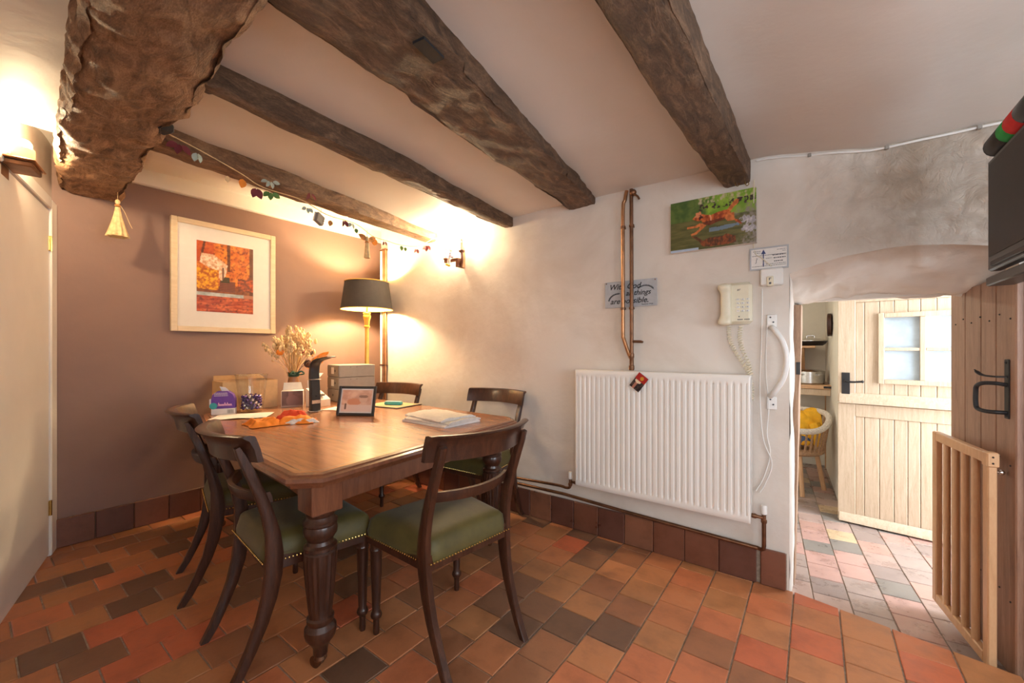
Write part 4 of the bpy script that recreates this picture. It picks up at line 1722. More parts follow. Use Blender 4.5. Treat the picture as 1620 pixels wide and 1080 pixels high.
# black task lamp
tl_ = on_table('task_lamp', 'black arched task lamp beside the photo frame', 'lamp', -2.66, 1.385, R(0))
MB().lathe([(.044, 0), (.046, .004), (.044, .009), (.030, .012)], 28).build('base', M_steel, tl_)
body = MB()
bp = [(0, 0, .010), (0, 0, .06), (-.003, 0, .14), (-.010, 0, .22), (-.010, 0, .265), (.0, 0, .305), (.025, 0, .332), (.07, 0, .346), (.13, 0, .356), (.20, 0, .366)]
bp = bez(bp, 4)
vs, fs = [], []
for i, pnt in enumerate(bp):
    tv = (bp[min(i + 1, len(bp) - 1)] - bp[max(i - 1, 0)]).normalized()
    nv_ = Vector((tv.z, 0, -tv.x))
    s_ = i / (len(bp) - 1)
    th = .018 * (1 - s_) + .0035
    wd = .034 - .006 * s_
    for (a, c) in ((-1, -.8), (-1, .8), (-.6, 1), (.6, 1), (1, .8), (1, -.8), (.6, -1), (-.6, -1)):
        vs.append(pnt + nv_ * (a * th) + Vector((0, c * wd, 0)))
for i in range(len(bp) - 1):
    for k in range(8):
        fs.append((i * 8 + k, i * 8 + (k + 1) % 8, i * 8 + 8 + (k + 1) % 8, i * 8 + 8 + k))
fs += [tuple(range(7, -1, -1)), tuple((len(bp) - 1) * 8 + k for k in range(8))]
body.add(vs, fs)
body.build('arm', M_black, tl_, 40)
MB().box((.0195, -.030, .055), (.0215, .030, .078)).build('display_strip', M_steel, tl_)
MB().box((-.034, -.036, .212), (.016, .036, .216), bev=.001).build('chrome_ring', M_steel, tl_)
MB().ball((.019, .0, .105), .007, 10, 6, (.4, 1, 1)).build('power_button', M_ink, tl_)
MB().box((.185, -.028, .360), (.214, .028, .370), bev=.003).build('head_tip', M_steel, tl_)

# glass vase of sweets
vs_ = on_table('glass_vase', 'tall clear glass vase part filled with purple sweets', 'vase', -3.0, 1.135)
vo = [(.0, .004), (.060, .004), (.066, .008), (.070, .05), (.080, .14), (.092, .238), (.0935, .245)]
MB().lathe(vo, 40, cap=False).build('glass_body', M_vglass, vs_, 50)
MB().tube([(.0935 * math.cos(2 * PI * k / 40), .0935 * math.sin(2 * PI * k / 40), .245) for k in range(40)], .0022, 6, closed=True).build('rim', thin_glass('rim_glass', (.9, .9, .88), .05, .25, .6), vs_)
swm = [plain('violet_foil', (.12, .07, .30), .25, .7), plain('silver_foil', (.62, .60, .66), .2, .9), plain('dark_violet_foil', (.05, .03, .14), .3, .6)]
sme = [MB().ball((0, 0, 0), .012, 7, 5, (1.2, .9, .8)).mesh('wrapped_sweet', m_, 50) for m_ in swm]
k = 0
for lay in range(5):
    for ring, nn in ((0, 1), (.026, 6), (.050, 11)):
        for i in range(nn):
            a = 2 * PI * (i + lay * .37) / nn + ring * 40
            o = put('wrapped_sweet', sme[(k * 7 + lay) % 3], None, (-3.0 + ring * math.cos(a), 1.135 + ring * math.sin(a), ZT + .0268 + lay * .0185 + rn.uniform(0, .003)))
            o.rotation_euler = (rn.uniform(0, 3), rn.uniform(0, 3), rn.uniform(0, 3))
            tag(o, 'foil wrapped purple and silver sweet inside the glass vase', 'sweet', 'sweets in the glass vase')
            k += 1

# cardboard box
bx = on_table('cardboard_box', 'open brown cardboard box behind the glass vase', 'box', -3.12, 1.06, R(90))
BW, BD, BH, T_ = .34, .19, .195, .004
# local x along world +y, local y towards the brown wall
for nm, a, c in (('side', (-.05, 0, 0), (BW - .05, T_, BH)), ('side', (-.05, BD - T_, 0), (BW - .05, BD, BH)), ('side', (-.05, T_, 0), (-.05 + T_, BD - T_, BH)), ('side', (BW - .05 - T_, T_, 0), (BW - .05, BD - T_, BH))):
    MB().box(a, c).build(nm, M_card, bx)
MB().box((-.046, T_, 0), (BW - .054, BD - T_, T_)).build('bottom', M_cardin, bx)
MB().prism([(0, 0), (BW - .012, 0), (BW - .03, .07), (.02, .07)], 0, .003, Matrix.Translation((-.045, BD - .004, BH)) @ Matrix.Rotation(R(25), 4, 'X')).build('flap', M_cardin, bx)

# purple carton
pc = on_table('purple_carton', 'purple and white carton with rounded top and handle tab', 'box', -3.02, .915, R(62))
MB().box((0, 0, 0), (.125, .06, .040), bev=.002).build('white_base', M_paper, pc)
MB().prism([(.0, .0), (.125, 0), (.125, .055), (.112, .088), (.085, .108), (.030, .108), (.008, .09), (0, .06)], -.06, 0, Matrix.Translation((0, 0, .040)) @ MX).build('carton_body', M_purple, pc)
MB().box((-.012, .01, .046), (0, .05, .100), bev=.002).build('side_panel', M_paper, pc)
MB().prism([(.03, .0), (.07, .0), (.05, .022), (.018, .030)], 0, .002, Matrix.Translation((.02, .03, .148)) @ MX).build('handle_tab', M_paper, pc)
MB().lathe([(.020, 0), (.020, .003)], 20, Matrix.Translation((.012, -.0005, .058)) @ MX).build('teal_roundel', M_teal, pc)
for i, (z, w_) in enumerate(((.136, .07), (.128, .07), (.119, .072))):
    pl_ = MB()
    x = .016
    while x < .016 + w_:
        s_ = rn.uniform(.004, .010)
        pl_.box((x, -.001, z), (min(x + s_, .016 + w_), 0, z + .003))
        x += s_ + .002
    pl_.build('printed_line', M_wplast, pc)
MB().tube(bez([(.036 + .072 * k / 22, -.001, .060 + (.009 if k % 2 else -.004) + (.010 if k in (1, 11, 15) else 0)) for k in range(23)], 3), .0016, 5).build('script_lettering', plain('pink_ink', (.75, .45, .62), .6), pc)
bc = MB()
x = .085
while x < .116:
    s_ = rn.uniform(.001, .003)
    bc.box((x, -.001, .010), (x + s_, 0, .032))
    x += s_ + .0015
bc.build('barcode', M_drawer, pc)

# white paper sheet
b = MB()
b.grid(lambda u, v: ((u - .5) * .30, (v - .5) * .21, .002 + .004 * (fbm(u * 3, v * 3, 4, 2) + .6)), 12, 10)
tag(put('paper_sheet', b.mesh('paper_sheet', M_paper, 60), None, (-2.82, 1.02, ZT), R(55)), 'loose white paper lying under the purple carton edge and vase', 'paper')
b = MB().box((-.11, -.075, 0), (.11, .075, .003))
tag(b.build('paper_sheet', M_paper, None, 30, (-2.62, 1.56, ZT), R(25)), 'white sheets of paper lying behind the black task lamp', 'paper')

# orange napkins, crumpled
np_ = on_table('folded_napkins', 'crumpled orange and red cloth napkins lying on the table', 'napkin', -2.40, 1.05, R(70))


def cloth(parent, name, m_, cx, cy, w, d, hgt, seed, rot, fold):
    b = MB()

    def f(u, v):
        x = (u - .5) * w
        y = (v - .5) * d
        e = min(1, 5 * min(u, 1 - u)) * min(1, 5 * min(v, 1 - v))
        z = .004 + hgt * e * (.45 + .6 * abs(math.sin(v * PI * fold + 1.5 * fbm(u * 2, v * 2, seed, 2)))) + .012 * e * fbm(u * 4, v * 4, seed + 3, 3)
        x += .025 * fbm(v * 3, seed, 1, 2)
        y += .025 * fbm(u * 3, seed, 2, 2)
        return (x, y, max(.003, z))

    b.grid(f, 30, 26)
    n0 = len(b.v)
    b.v += [(v[0], v[1], max(.0005, v[2] - .003)) for v in b.v]
    b.f += [tuple(i + n0 for i in f_[::-1]) for f_ in b.f]
    return b.build(name, m_, parent, 70, (cx, cy, 0), rot)


cloth(np_, 'napkin_fold', M_orange, -.07, 0, .17, .19, .026, 1, R(12), 2)
cloth(np_, 'napkin_fold', M_orange, .08, -.01, .20, .17, .030, 5, R(-14), 1.5)
cloth(np_, 'napkin_fold', M_redor, .07, .05, .17, .09, .052, 9, R(-16), 1)
cloth(np_, 'napkin_hem', M_paper, .10, -.075, .16, .03, .018, 12, R(-10), 1)

# black box with a printed jug, and white cartons
bb = on_table('photo_box', 'small carton with dark picture of a jug on its front', 'box', -2.985, 1.435, R(62))


def jug(u, v):
    c = mixc((96, 72, 66), (120, 92, 84), .5 + nz(u, v, 3))
    if math.hypot((u - .5) / .3, (v - .6) / .36) < 1 or (abs(u - .42) < .10 and v < .4):
        c = mixc((150, 118, 112), (112, 84, 82), u)
    if v > .9:
        c = (170, 150, 140)
    return c


MB().box((-.11, .001, 0), (0.03, .10, .115), bev=.002).build('carton_body', M_paper, bb)
printed('printed_face', .134, .112, 30, 30, jug, bb, Matrix.Translation((-.107, 0, .0015)))
MB().prism([(-.105, 0), (.025, 0), (.012, .055), (-.10, .055)], 0, .002, Matrix.Translation((0, .09, .115)) @ Matrix.Rotation(R(75), 4, 'X')).build('lid_flap', M_paper, bb)
wb_ = on_table('white_carton', 'white long carton with a sloping lid behind the task lamp', 'box', -2.96, 1.475, R(15))
MB().prism([(0, 0), (.13, 0), (.13, .05), (.0, .13)], -.10, 0, MX).build('carton_body', M_paper, wb_)
MB().box((.03, .03, .10), (.06, .06, .117)).box((.09, .04, .075), (.12, .06, .090)).build('lid_slots', M_drawer, wb_)
wc_ = on_table('white_carton', 'white crumpled paper packet on the carton beside the flowers', 'box', -3.125, 1.565, R(30))
MB().box((0, 0, 0), (.06, .075, .185), bev=.004).build('carton_body', M_paper, wc_)
MB().prism([(0, 0), (.06, 0), (.07, .06), (-.01, .06)], 0, .003, Matrix.Translation((0, .06, .185)) @ Matrix.Rotation(R(40), 4, 'X')).build('lid_flap', M_paper, wc_)

# stacking drawers
dr = on_table('desk_drawers', 'grey cardboard three drawer unit with label holders', 'drawers', -2.965, 1.735, R(-10))
# near vertical corner at the origin; front runs to -x, plain side to +y
DW, DD, DHH = .245, .29, .094
for k in range(3):
    z = k * (DHH + .003)
    d0 = MB().box((-DW, 0, z), (0, DD, z + DHH), bev=.002).build('case', M_drawer, dr)
    f_ = MB().box((-DW + .004, -.004, z + .004), (-.004, .002, z + DHH - .008), bev=.001).build('drawer', M_drawerF, dr)
    MB().lathe([(.010, 0), (.010, .001)], 16, Matrix.Translation((-.075 if k else -.12, -.0042, z + .048)) @ MX).build('finger_hole', M_ink, f_)
    if k:
        MB().box((-.155, -.0055, z + .022), (-.098, -.004, z + .075)).build('label_holder', M_paper, f_)
        for y in (.09, .14):
            MB().ball((.001, y, z + .078), .003, 6, 4).build('rivet', M_grey, d0)

# placemat with a teal eraser box
pm = on_table('cork_placemat', 'cork placemat with black border near the grey drawers', 'placemat', -2.50, 1.885, R(8))
MB().box((-.17, -.13, 0), (.17, .13, .006), bev=.002).build('board', M_black, pm)
MB().box((-.155, -.115, .006), (.155, .115, .0068)).build('cork_face', M_card, pm)
tb = thing('teal_case', 'small teal case lying on the cork placemat', 'case', (-2.47, 1.87, ZT + .0072), R(25))
MB().box((-.065, -.022, 0), (.065, .022, .022), bev=.005).build('case_body', M_teal, tb)
MB().box((-.06, -.018, .022), (.06, .018, .026), bev=.002).build('case_lid', plain('pale_teal', (.30, .55, .55), .5), tb)

# dried flowers
fv = on_table('flower_vase', 'small brown vase with a green ribbon holding dried flowers', 'vase', -3.20, 1.50)
MB().lathe([(.038, 0), (.042, .01), (.045, .08), (.040, .16), (.034, .20), (.036, .228), (.032, .228), (.030, .20), (.034, .15), (.036, .02), (.0, .015)], 24, cap=False).build('vase_body', plain('brown_glaze', (.34, .16, .07), .35), fv)
MB().lathe([(.037, .205), (.041, .212), (.041, .232), (.037, .240)], 24, cap=False).build('ribbon_band', M_dgreen, fv)
rb_ = MB()
for s_ in (-1, 1):
    rb_.tube(bez([(.036, 0, .22), (.055, s_ * .03, .245), (.06, s_ * .05, .225), (.04, s_ * .01, .218)], 5), .007, 6, flat=(1, .3))
rb_.build('ribbon_bow', M_dgreen, fv)
bq = thing('dried_bouquet', 'bouquet of dried grasses, cones and orange leaves in the brown vase', 'flowers', (-3.20, 1.50, ZT + .03))
rq = random.Random(11)
plume = []
for k in range(64):
    a = 2 * PI * k / 64 + rq.uniform(-.2, .2)
    rr = rq.uniform(.03, .20)
    if k % 3 == 0:
        rr *= .5
    hh = .50 - 4.2 * rr * rr + rq.uniform(-.03, .05)
    tip = Vector((rr * math.cos(a), rr * math.sin(a) * 1.05, hh))
    base = Vector((.018 * math.cos(a), .018 * math.sin(a), 0))
    nk = Vector((.022 * math.cos(a), .022 * math.sin(a), .20))
    P = bez([base, nk, nk.lerp(tip, .5) + Vector((0, 0, .02)), tip], 4)
    st_ = MB().tube(P, .0018, 4).build('stem', M_straw, bq)
    pb = MB()
    kind = rq.random()
    if kind < .62:
        ax = (P[-1] - P[-3]).normalized()
        for i in range(26):
            s_ = i / 26
            c0 = tip - ax * (.085 * (1 - s_)) + ax * .02
            off = Vector((rq.gauss(0, 1), rq.gauss(0, 1), rq.gauss(0, 1))) * (.0115 * (1.15 - s_))
            pb.ball(c0 + off, rq.uniform(.0055, .0095), 5, 3, (1, 1, 1.5))
        pb.build('grass_plume', M_cream, st_, 60)
    else:
        pb.ball(tip, .012, 8, 6, (1, 1, 1.9))
        pb.build('bunny_tail', M_cream, st_, 60)
for (x, y, z), r_, m_, nm in [((.05, -.12, .36), .022, M_orange, 'orange_seed_pod'), ((.10, .02, .37), .017, M_maroon, 'red_flower'), ((.09, .085, .36), .017, M_cone, 'pine_cone'), ((.12, .05, .275), .024, M_cone, 'pine_cone'), ((.02, -.155, .30), .010, M_cream, 'bunny_tail'), ((.02, -.17, .37), .011, M_cream, 'bunny_tail')]:
    pb = MB()
    if nm == 'pine_cone':
        for i in range(60):
            t_ = i / 60
            a = i * 2.4
            q_ = r_ * math.sin(PI * (.1 + .85 * t_))
            pb.ball((x + q_ * math.cos(a), y + q_ * math.sin(a), z + (t_ - .5) * r_ * 2.4), r_ * .28, 5, 3, (1.2, 1.2, .6))
    else:
        pb.ball((x, y, z), r_, 12, 8, (1, 1.2 if nm == 'orange_seed_pod' else 1, 1))
    pb.tube(bez([(.0, 0, .05), (x * .35, y * .35, .22), (x, y, z)], 4), .0016, 4)
    pb.build(nm, m_, bq, 60)
for s_, (dx, dy, dz) in enumerate(((.08, .17, .30), (.10, .20, .335))):
    lb = MB()
    P = bez([(0, 0, .05), (.03, .05, .22), (dx * .8, dy * .7, dz - .02), (dx, dy, dz)], 5)
    lb.tube(P, .0016, 4)
    sp_ = lb.build('leaf_sprig', M_strawD, bq)
    for k in range(7, len(P)):
        for q_ in (-1, 1):
            l_ = MB()
            p0 = P[k]
            d_ = (Vector((.0, .6, .15)) + Vector((q_ * .3, 0, q_ * .75))).normalized() * .042
            u_ = d_.cross(Vector((1, 0, 0))).normalized() * .010
            l_.add([p0, p0 + d_ * .45 + u_, p0 + d_, p0 + d_ * .45 - u_, p0 + d_ * .45 + Vector((.004, 0, 0)), p0 + d_ * .45 - Vector((.001, 0, 0))], [(0, 3, 4), (3, 2, 4), (2, 1, 4), (1, 0, 4), (0, 5, 3), (3, 5, 2), (2, 5, 1), (1, 5, 0)])
            l_.build('leaf', M_strawD if rq.random() < .5 else M_orange, sp_, 60)

# ------------------------------------------------------------------ doorway: frame post, plank door, gate
po = MB()


def pofn(u, v):
    a = int(round(u * 4)) % 4
    z = ZF + v * (1.47)
    xo = .006 * fbm(z * 3, a, 1, 3)
    return [(-.098 + xo - .012 * (1 - v), 2.60), (-.054 + xo - .03 * (1 - v), 2.60), (-.050 + xo - .03 * (1 - v), 2.72), (-.098, 2.72)][a] + (z,)


po.grid(pofn, 4, 30, closed_u=True)
t3 = struct(po.build('trim_3', M_postw, smooth=30), 'worn wooden door post of the low doorway')
MB().box((-.076, 2.5975, 1.02), (-.058, 2.601, 1.085)).build('strike_plate', M_iron, t3)
struct(MB().box((-.09, 2.63, 1.43), (.60, 2.70, 1.48), bev=.006).build('trim_4', M_postw), 'wooden head of the low doorway')
struct(MB().box((.604, 2.245, -.0), (.70, 2.345, 1.44), bev=.012).build('trim_5', M_beam), 'dark oak post on the right of the doorway')

Fp, Hp = Vector((.583, 2.258)), Vector((.514, 2.752))
eD = (Hp - Fp).normalized()
d2 = bpy.data.objects.new('door_2', None)
COL.objects.link(d2)
d2.matrix_world = Matrix.Translation((Fp.x, Fp.y, -.045)) @ Matrix.Rotation(math.atan2(eD.y, eD.x), 4, 'Z')
struct(d2, 'open pine plank door with black iron latch handle')
# local x from the free edge to the hinge, +y towards the opening
for k, (a, c, hh) in enumerate(((0, .125, 1.468), (.127, .235, 1.470), (.237, .365, 1.466), (.367, .50, 1.465))):
    MB().box((a, -.026, 0), (c, .0, hh), bev=.004).build('plank', M_plank, d2, 30)
for z in (.22, .72, 1.28):
    MB().box((.03, -.05, z), (.47, -.026, z + .09), bev=.005).build('ledge', M_plank, d2)
ih = MB()
ih.box((.034, 0, .94), (.062, .004, 1.16), bev=.0015)
hd = ih.build('latch_plate', M_iron, d2)
MB().tube(bez([(.048, .004, 1.065), (.05, .03, 1.07), (.075, .055, 1.068), (.10, .062, 1.055), (.108, .062, 1.03), (.108, .062, .99), (.10, .060, .968), (.07, .05, .962), (.05, .03, .962), (.048, .004, .962)], 6), .0075, 10).build('pull_handle', M_iron, hd)
MB().tube(bez([(.048, .004, 1.095), (.055, .035, 1.095), (.085, .055, 1.10), (.115, .062, 1.118)], 5), [.006] * 10 + [.0075] * 4 + [.004, .003], 8, flat=(.6, 1.2)).build('thumb_lever', M_iron, hd)
for z in (.952, 1.148):
    MB().ball((.048, .0045, z), .005, 8, 4).build('bolt', M_iron, hd)
nl = MB()
for k in range(7):
    for z in (.27, .77, 1.31):
        nl.ball((.03 + k * .07, .0005, z + (k % 2) * .02), .0035, 6, 4)
nl.build('nail_heads', M_iron, d2)

g0, g1 = Vector((.530, 2.272)), Vector((.463, 2.752))
eG = (g1 - g0).normalized()
gt = thing('baby_gate', 'beech baby gate folded back against the plank door', 'gate', (g0.x, g0.y, -.035), math.atan2(eG.y, eG.x))
GL, GH = (g1 - g0).length, .80
for a in (0, GL - .036):
    MB().box((a, -.014, 0), (a + .036, .012, GH), bev=.004).build('stile', M_gate, gt)
for z in (0, GH - .042):
    MB().box((.036, -.014, z), (GL - .036, .012, z + .042), bev=.004).build('rail', M_gate, gt)
MB().box((-.006, -.018, GH - .05), (.034, .016, GH + .004), bev=.004).build('corner_block', M_gate, gt)
for k in range(4):
    x = .036 + (GL - .072) * (k + 1) / 5
    MB().tube([(x, 0, .03), (x, 0, GH - .03)], .0125, 12).build('bar', M_gate, gt)
MB().tube([(.03, -.014, GH - .07), (.03, -.034, GH - .072)], .006, 8).ball((.03, -.036, GH - .072), .010, 8, 6).build('catch', M_steel, gt)
for z in (GH - .035, GH - .012):
    MB().ball((-.0065, .0, z), .0035, 6, 4).build('screw', M_iron, gt)

# ------------------------------------------------------------------ stable door in the kitchen
sd = bpy.data.objects.new('door_3', None)
COL.objects.link(sd)
sd.matrix_world = Matrix.Translation((.141, 3.805, ZF + .008)) @ Matrix.Rotation(math.atan2(-.075, .551), 4, 'Z')
struct(sd, 'open pale oak stable door with four small window panes')
# local x along the door (handle edge at 0), -y towards the room, z up
lo = MB()


def boards(z0, z1, skip=None):
    x = .098
    k = 0
    ws = [.048, .078, .074, .066, .060, .074, .074, .074, .074]
    for w in ws:
        if x + w > .745:
            w = .745 - x
        segs = [(z0, z1)]
        if skip and x + w > skip[0] and x < skip[1]:
            segs = [(z0, skip[2]), (skip[3], z1)]
        for a, c in segs:
            MB().box((x + .001, -.014, a), (x + w - .001, .010, c), bev=.003).build('board', M_oakpale, sd, 30)
        x += w


HS = .852
for z0, z1 in ((0, HS - .012), (HS, 1.94)):
    for a in (0, .745):
        MB().box((a, -.022, z0), (a + .098, .022, z1), bev=.003).build('stile', M_oakpale, sd)
MB().box((.098, -.022, HS - .10), (.745, .022, HS - .012), bev=.003).build('rail', M_oakpale, sd)
MB().box((.098, -.020, 1.56), (.745, .022, 1.94), bev=.003).build('rail', M_oakpale, sd)
boards(0.0, HS - .10)
boards(HS, 1.56, (.2245, .646, HS + .145, HS + .62))
MB().prism([(-.05, .0), (.022, .0), (.022, .072), (-.022, .072), (-.05, .02)], .01, .84, Matrix(((0, 0, 1, 0), (1, 0, 0, 0), (0, 1, 0, HS - .006), (0, 0, 0, 1)))).build('weather_ledge', M_oakpale, sd)
MB().prism([(-.055, .0), (-.02, .0), (-.02, .055), (-.05, .02)], .01, .84, Matrix(((0, 0, 1, 0), (1, 0, 0, 0), (0, 1, 0, .004), (0, 0, 0, 1)))).build('weather_bar', M_oakpale, sd)
wz0, wz1, wx0, wx1 = HS + .14, HS + .625, .218, .652
for a, c in (((wx0, -.032, wz0), (wx0 + .032, .02, wz1)), ((wx1 - .032, -.032, wz0), (wx1, .02, wz1)), ((wx0 + .032, -.032, wz0), (wx1 - .032, .02, wz0 + .032)), ((wx0 + .032, -.032, wz1 - .032), (wx1 - .032, .02, wz1))):
    MB().box(a, c, bev=.003).build('window_frame', M_oakpale, sd)
mxw, mzw = (wx0 + wx1) / 2, (wz0 + wz1) / 2 - .005
MB().box((mxw - .014, -.028, wz0 + .032), (mxw + .014, .012, wz1 - .032), bev=.003).build('glazing_bar', M_oakpale, sd)
for a, c in ((wx0 + .032, mxw - .014), (mxw + .014, wx1 - .032)):
    MB().box((a, -.026, mzw - .010), (c, .012, mzw + .010), bev=.003).build('glazing_bar', M_oakpale, sd)
for a, c in ((wx0 + .032, mxw - .014), (mxw + .014, wx1 - .032)):
    for z0, z1 in ((wz0 + .032, mzw - .01), (mzw + .01, wz1 - .032)):
        MB().box((a, -.004, z0), (c, .0, z1)).build('pane', M_curtain, sd)
pl_ = MB().box((.022, -.027, HS + .055), (.068, -.022, HS + .21), bev=.001).build('lock_plate', M_iron, sd)
MB().tube(bez([(.045, -.027, HS + .15), (.045, -.055, HS + .15), (.08, -.06, HS + .146), (.13, -.058, HS + .15)], 5), .0075, 10).ball((.138, -.058, HS + .151), .010, 8, 6).build('lever', M_iron, pl_)
MB().box((.042, -.0285, HS + .085), (.048, -.0265, HS + .105)).build('keyhole', M_ink, pl_)

# kitchen shell
struct(MB().box((-1.3, 5.45, -.2), (1.3, 5.57, 2.2)).build('wall_kitchen_back', M_cream_wall), 'cream kitchen wall behind the shelves')
struct(MB().box((-1.32, 2.66, -.2), (-1.2, 5.5, 2.2)).build('wall_kitchen_left', M_cream_wall), 'cream kitchen side wall')
struct(MB().prism([(.165, 4.05), (.26, 4.05), (.19, 5.47), (.095, 5.47)], -.2, 2.2).build('wall_kitchen_side', M_cream_wall), 'cream wall return carrying the round clock')
struct(MB().box((1.0, 2.66, -.2), (1.12, 2.86, 2.2)).box((1.0, 3.70, -.2), (1.12, 5.5, 2.2)).box((1.0, 2.86, 1.95), (1.12, 3.70, 2.2)).build('wall_kitchen_right', M_cream_wall), 'kitchen outer wall with the open back door')
struct(MB().box((-1.3, 2.66, 2.05), (1.1, 5.5, 2.15)).build('ceiling_kitchen', M_ceil), 'white kitchen ceiling')

# things in the kitchen nook
wt = thing('kitchen_worktop', 'wooden worktop with dark end below the saucepans', 'worktop', (-.45, 4.80, 0))
MB().box((0, 0, .775), (.585, .60, .812), bev=.004).build('top', M_gate, wt)
MB().box((0, .01, .715), (.575, .04, .775), bev=.003).build('front_rail', M_oakpale, wt)
MB().box((.52, -.002, .783), (.60, .05, .806), bev=.003).build('end_cap', M_iron, wt)
for x, y in ((.03, .03), (.03, .56), (.54, .56)):
    MB().box((x, y, ZF), (x + .04, y + .04, .775), bev=.003).build('leg', M_gate, wt)
shf = thing('pan_shelf', 'short wooden wall shelf holding a frying pan', 'shelf', (-.45, 5.0, 1.165))
MB().box((0, 0, 0), (.46, .45, .022), bev=.003).build('board', M_gate, shf)
MB().prism([(0, 0), (.40, 0), (.40, -.26), (.36, -.26)], 0, .03, Matrix(((0, 0, 1, .34), (1, 0, 0, .05), (0, 1, 0, 0), (0, 0, 0, 1)))).build('bracket', M_gate, shf)
fp_ = thing('frying_pan', 'dark lidded frying pan on the wall shelf', 'pan', (-.03, 5.15, 1.188))
MB().lathe([(.10, 0), (.125, .02), (.138, .045), (.134, .048)], 28).build('pan_body', M_screen, fp_)
MB().lathe([(.140, .046), (.140, .052), (.10, .066), (.04, .078), (.0, .08)], 28).build('lid', M_steel, fp_)
MB().tube(bez([(-.03, 0, .078), (-.028, 0, .10), (.028, 0, .10), (.03, 0, .078)], 5), .005, 8).build('lid_handle', M_steel, fp_)
sp_ = thing('saucepan', 'steel casserole pan with side handle on the worktop', 'pan', (-.035, 5.02, .813))
MB().lathe([(.115, 0), (.122, .008), (.122, .118), (.126, .122), (.120, .124), (.118, .012)], 28).build('pan_body', M_steel, sp_)
MB().lathe([(.124, .124), (.10, .134), (.02, .140), (.0, .14)], 28).build('lid', M_steel, sp_)
for s_ in (-1, 1):
    MB().tube(bez([(s_ * .08, -.09, .09), (s_ * .10, -.13, .092), (s_ * .07, -.145, .092), (s_ * .05, -.11, .09)], 5), .006, 8).build('side_handle', M_steel, sp_)
ck = thing('wall_clock', 'small round white wall clock with dark rim', 'clock', (.130, 4.72, 1.375), R(-92.8))
rim_ = MB().lathe([(.088, 0), (.105, .004), (.105, .03), (.094, .034), (.088, .030)], 32, MX)
rim_.build('rim', M_mahog, ck)
MB().lathe([(.090, .018), (.0, .019)], 32, MX, cap=False).build('dial', M_paper, ck)
hn = MB().box((-.003, -.024, -.004), (.003, -.021, .055)).box((-.004, -.023, -.003), (.04, -.0205, .004))
for k in range(12):
    a = PI * k / 6
    hn.box((-.002, -.0215, .068), (.002, -.0195, .082), Matrix.Rotation(a, 4, 'Y'))
hn.build('hands_and_marks', M_ink, ck)

wk = thing('wicker_chair', 'white rimmed wicker tub chair draped with a yellow fleece', 'chair', (-.165, 4.42, ZF), R(-25))
ring = [(.27 * math.cos(R(a)), .26 * math.sin(R(a)), .55 + .13 * ss((math.sin(R(a)) + .6) / 1.6)) for a in range(-60, 241, 10)]
MB().tube(ring, .024, 10).build('rim', M_wicker, wk)
wv = MB()
for k in range(0, len(ring), 1):
    x, y, z = ring[k]
    wv.tube([(x, y, z - .01), (x * .86, y * .86, .36)], .009, 6)
wv.build('woven_back', M_wickerD, wk)
MB().lathe([(.22, .33), (.24, .345), (.24, .37), (.22, .385), (.0, .39)], 28).build('seat', M_wickerD, wk)
for a in (45, 135, 225, 315):
    MB().tube([(.19 * math.cos(R(a)), .19 * math.sin(R(a)), .34), (.25 * math.cos(R(a)), .25 * math.sin(R(a)), 0.0)], .018, 8).build('leg', M_gate, wk)
jk = thing('yellow_fleece', 'crumpled yellow fleece jacket thrown over the wicker chair', 'jacket', (-.14, 4.58, ZF + .42), R(10))
jb = MB()


def jf(u, v):
    a = PI * (v * 1.0)
    x = (u - .5) * .36
    y = .13 * math.cos(a) + .02 * fbm(u * 4, v * 4, 2, 3)
    z = .02 + .24 * math.sin(a) + .05 * fbm(u * 3, v * 3, 6, 3)
    return (x + .02 * fbm(v * 5, u * 3, 1, 2), y, z)


jb.grid(jf, 26, 30)
n0 = len(jb.v)
jb.v += [(v[0], v[1] * .9, v[2] - .02) for v in jb.v]
jb.f += [tuple(i + n0 for i in f[::-1]) for f in jb.f]
jb.build('fleece_body', M_cushion, jk, 70)
MB().tube(bez([(.12, -.12, .16), (.15, -.15, .06), (.15, -.14, -.04)], 6), [.045] * 6 + [.04] * 6 + [.03], 10).build('sleeve', M_cushion, jk)
bl = thing('blue_bundle', 'blue cloth bundle lying on the wicker chair seat', 'cloth', (-.14, 4.30, ZF + .395), R(20))
MB().ball((0, 0, .05), .10, 14, 10, (1.3, .8, .5)).build('cloth_body', M_blue, bl)
MB().ball((.05, -.05, .045), .05, 10, 8, (1.2, .6, .5)).build('yellow_lining', M_cushion, bl)

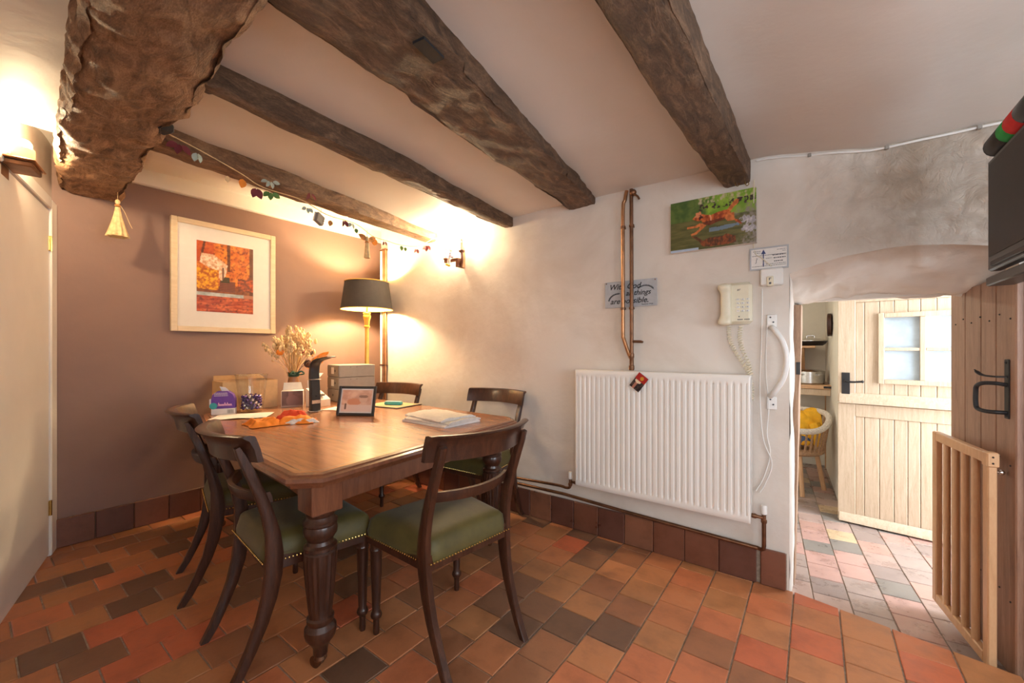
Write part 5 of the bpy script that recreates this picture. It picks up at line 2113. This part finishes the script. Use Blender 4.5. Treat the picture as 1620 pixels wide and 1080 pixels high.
# out-of-view pendant lamp, added as warm fill light for the kitchen nook
pd = thing('kitchen_fill_pendant', 'added out-of-view pendant lamp giving the kitchen nook warm fill light', 'lamp', (-.55, 4.1, 1.72))
MB().tube([(0, 0, .06), (0, 0, .33)], .003, 6).build('flex', M_wplast, pd)
MB().lathe([(.02, .07), (.03, .06), (.12, .0), (.118, -.002), (.03, .05)], 24, cap=False).build('shade', M_wplast, pd)
MB().ball((0, 0, .005), .03, 12, 8).build('bulb', emit('kitchen_fill_bulb', (1.0, .80, .55), 90), pd)

# ------------------------------------------------------------------ television on a swing arm
tv = thing('television', 'flat dark television on a swing arm above the plank door', 'television', (.5, 2.19, 1.43), R(-90))
# local x runs from the far edge towards the camera, -y faces the table
MB().box((0, 0, 0), (.66, .035, .395), bev=.006).build('case', M_black, tv)
MB().box((.018, -.002, .050), (.642, .001, .377)).build('screen', M_screen, tv)
MB().box((.20, .035, .10), (.46, .075, .30), bev=.01).build('rear_housing', M_black, tv)
MB().box((.05, -.006, .012), (.61, .002, .030), bev=.003).build('speaker_grille', M_iron, tv)
MB().tube([(.30, .075, .12), (.30, .20, .10), (.02, .20, .08), (-.14, .19, .08)], .018, 8).box((-.165, .14, .0), (-.15, .24, .16)).build('wall_bracket', M_iron, tv)
MB().box((-.02, -.10 + .10, -.05), (.32, .07, -.018), bev=.004).build('lower_shelf', M_black, tv)
sr = thing('rolled_scarf', 'rolled black, green and red striped scarf lying on the television', 'scarf', (.518, 2.165, 1.8655), R(-90))
bands = [(0, .012, M_black), (.012, .13, M_screen), (.13, .19, plain('green_wool', (.02, .30, .06), .8)), (.19, .27, M_red), (.27, .36, M_black), (.36, .42, plain('green_wool_2', (.02, .30, .06), .8)), (.42, .56, M_black)]
for k, (a, c, m_) in enumerate(bands):
    MB().tube([(a, 0, 0), (a + .002, 0, 0), (c - .002, 0, 0), (c, 0, 0)], [.024 if k == 0 else .037, .036 if k == 0 else .038, .038, .037], 18).build('stripe', m_, sr, 50)
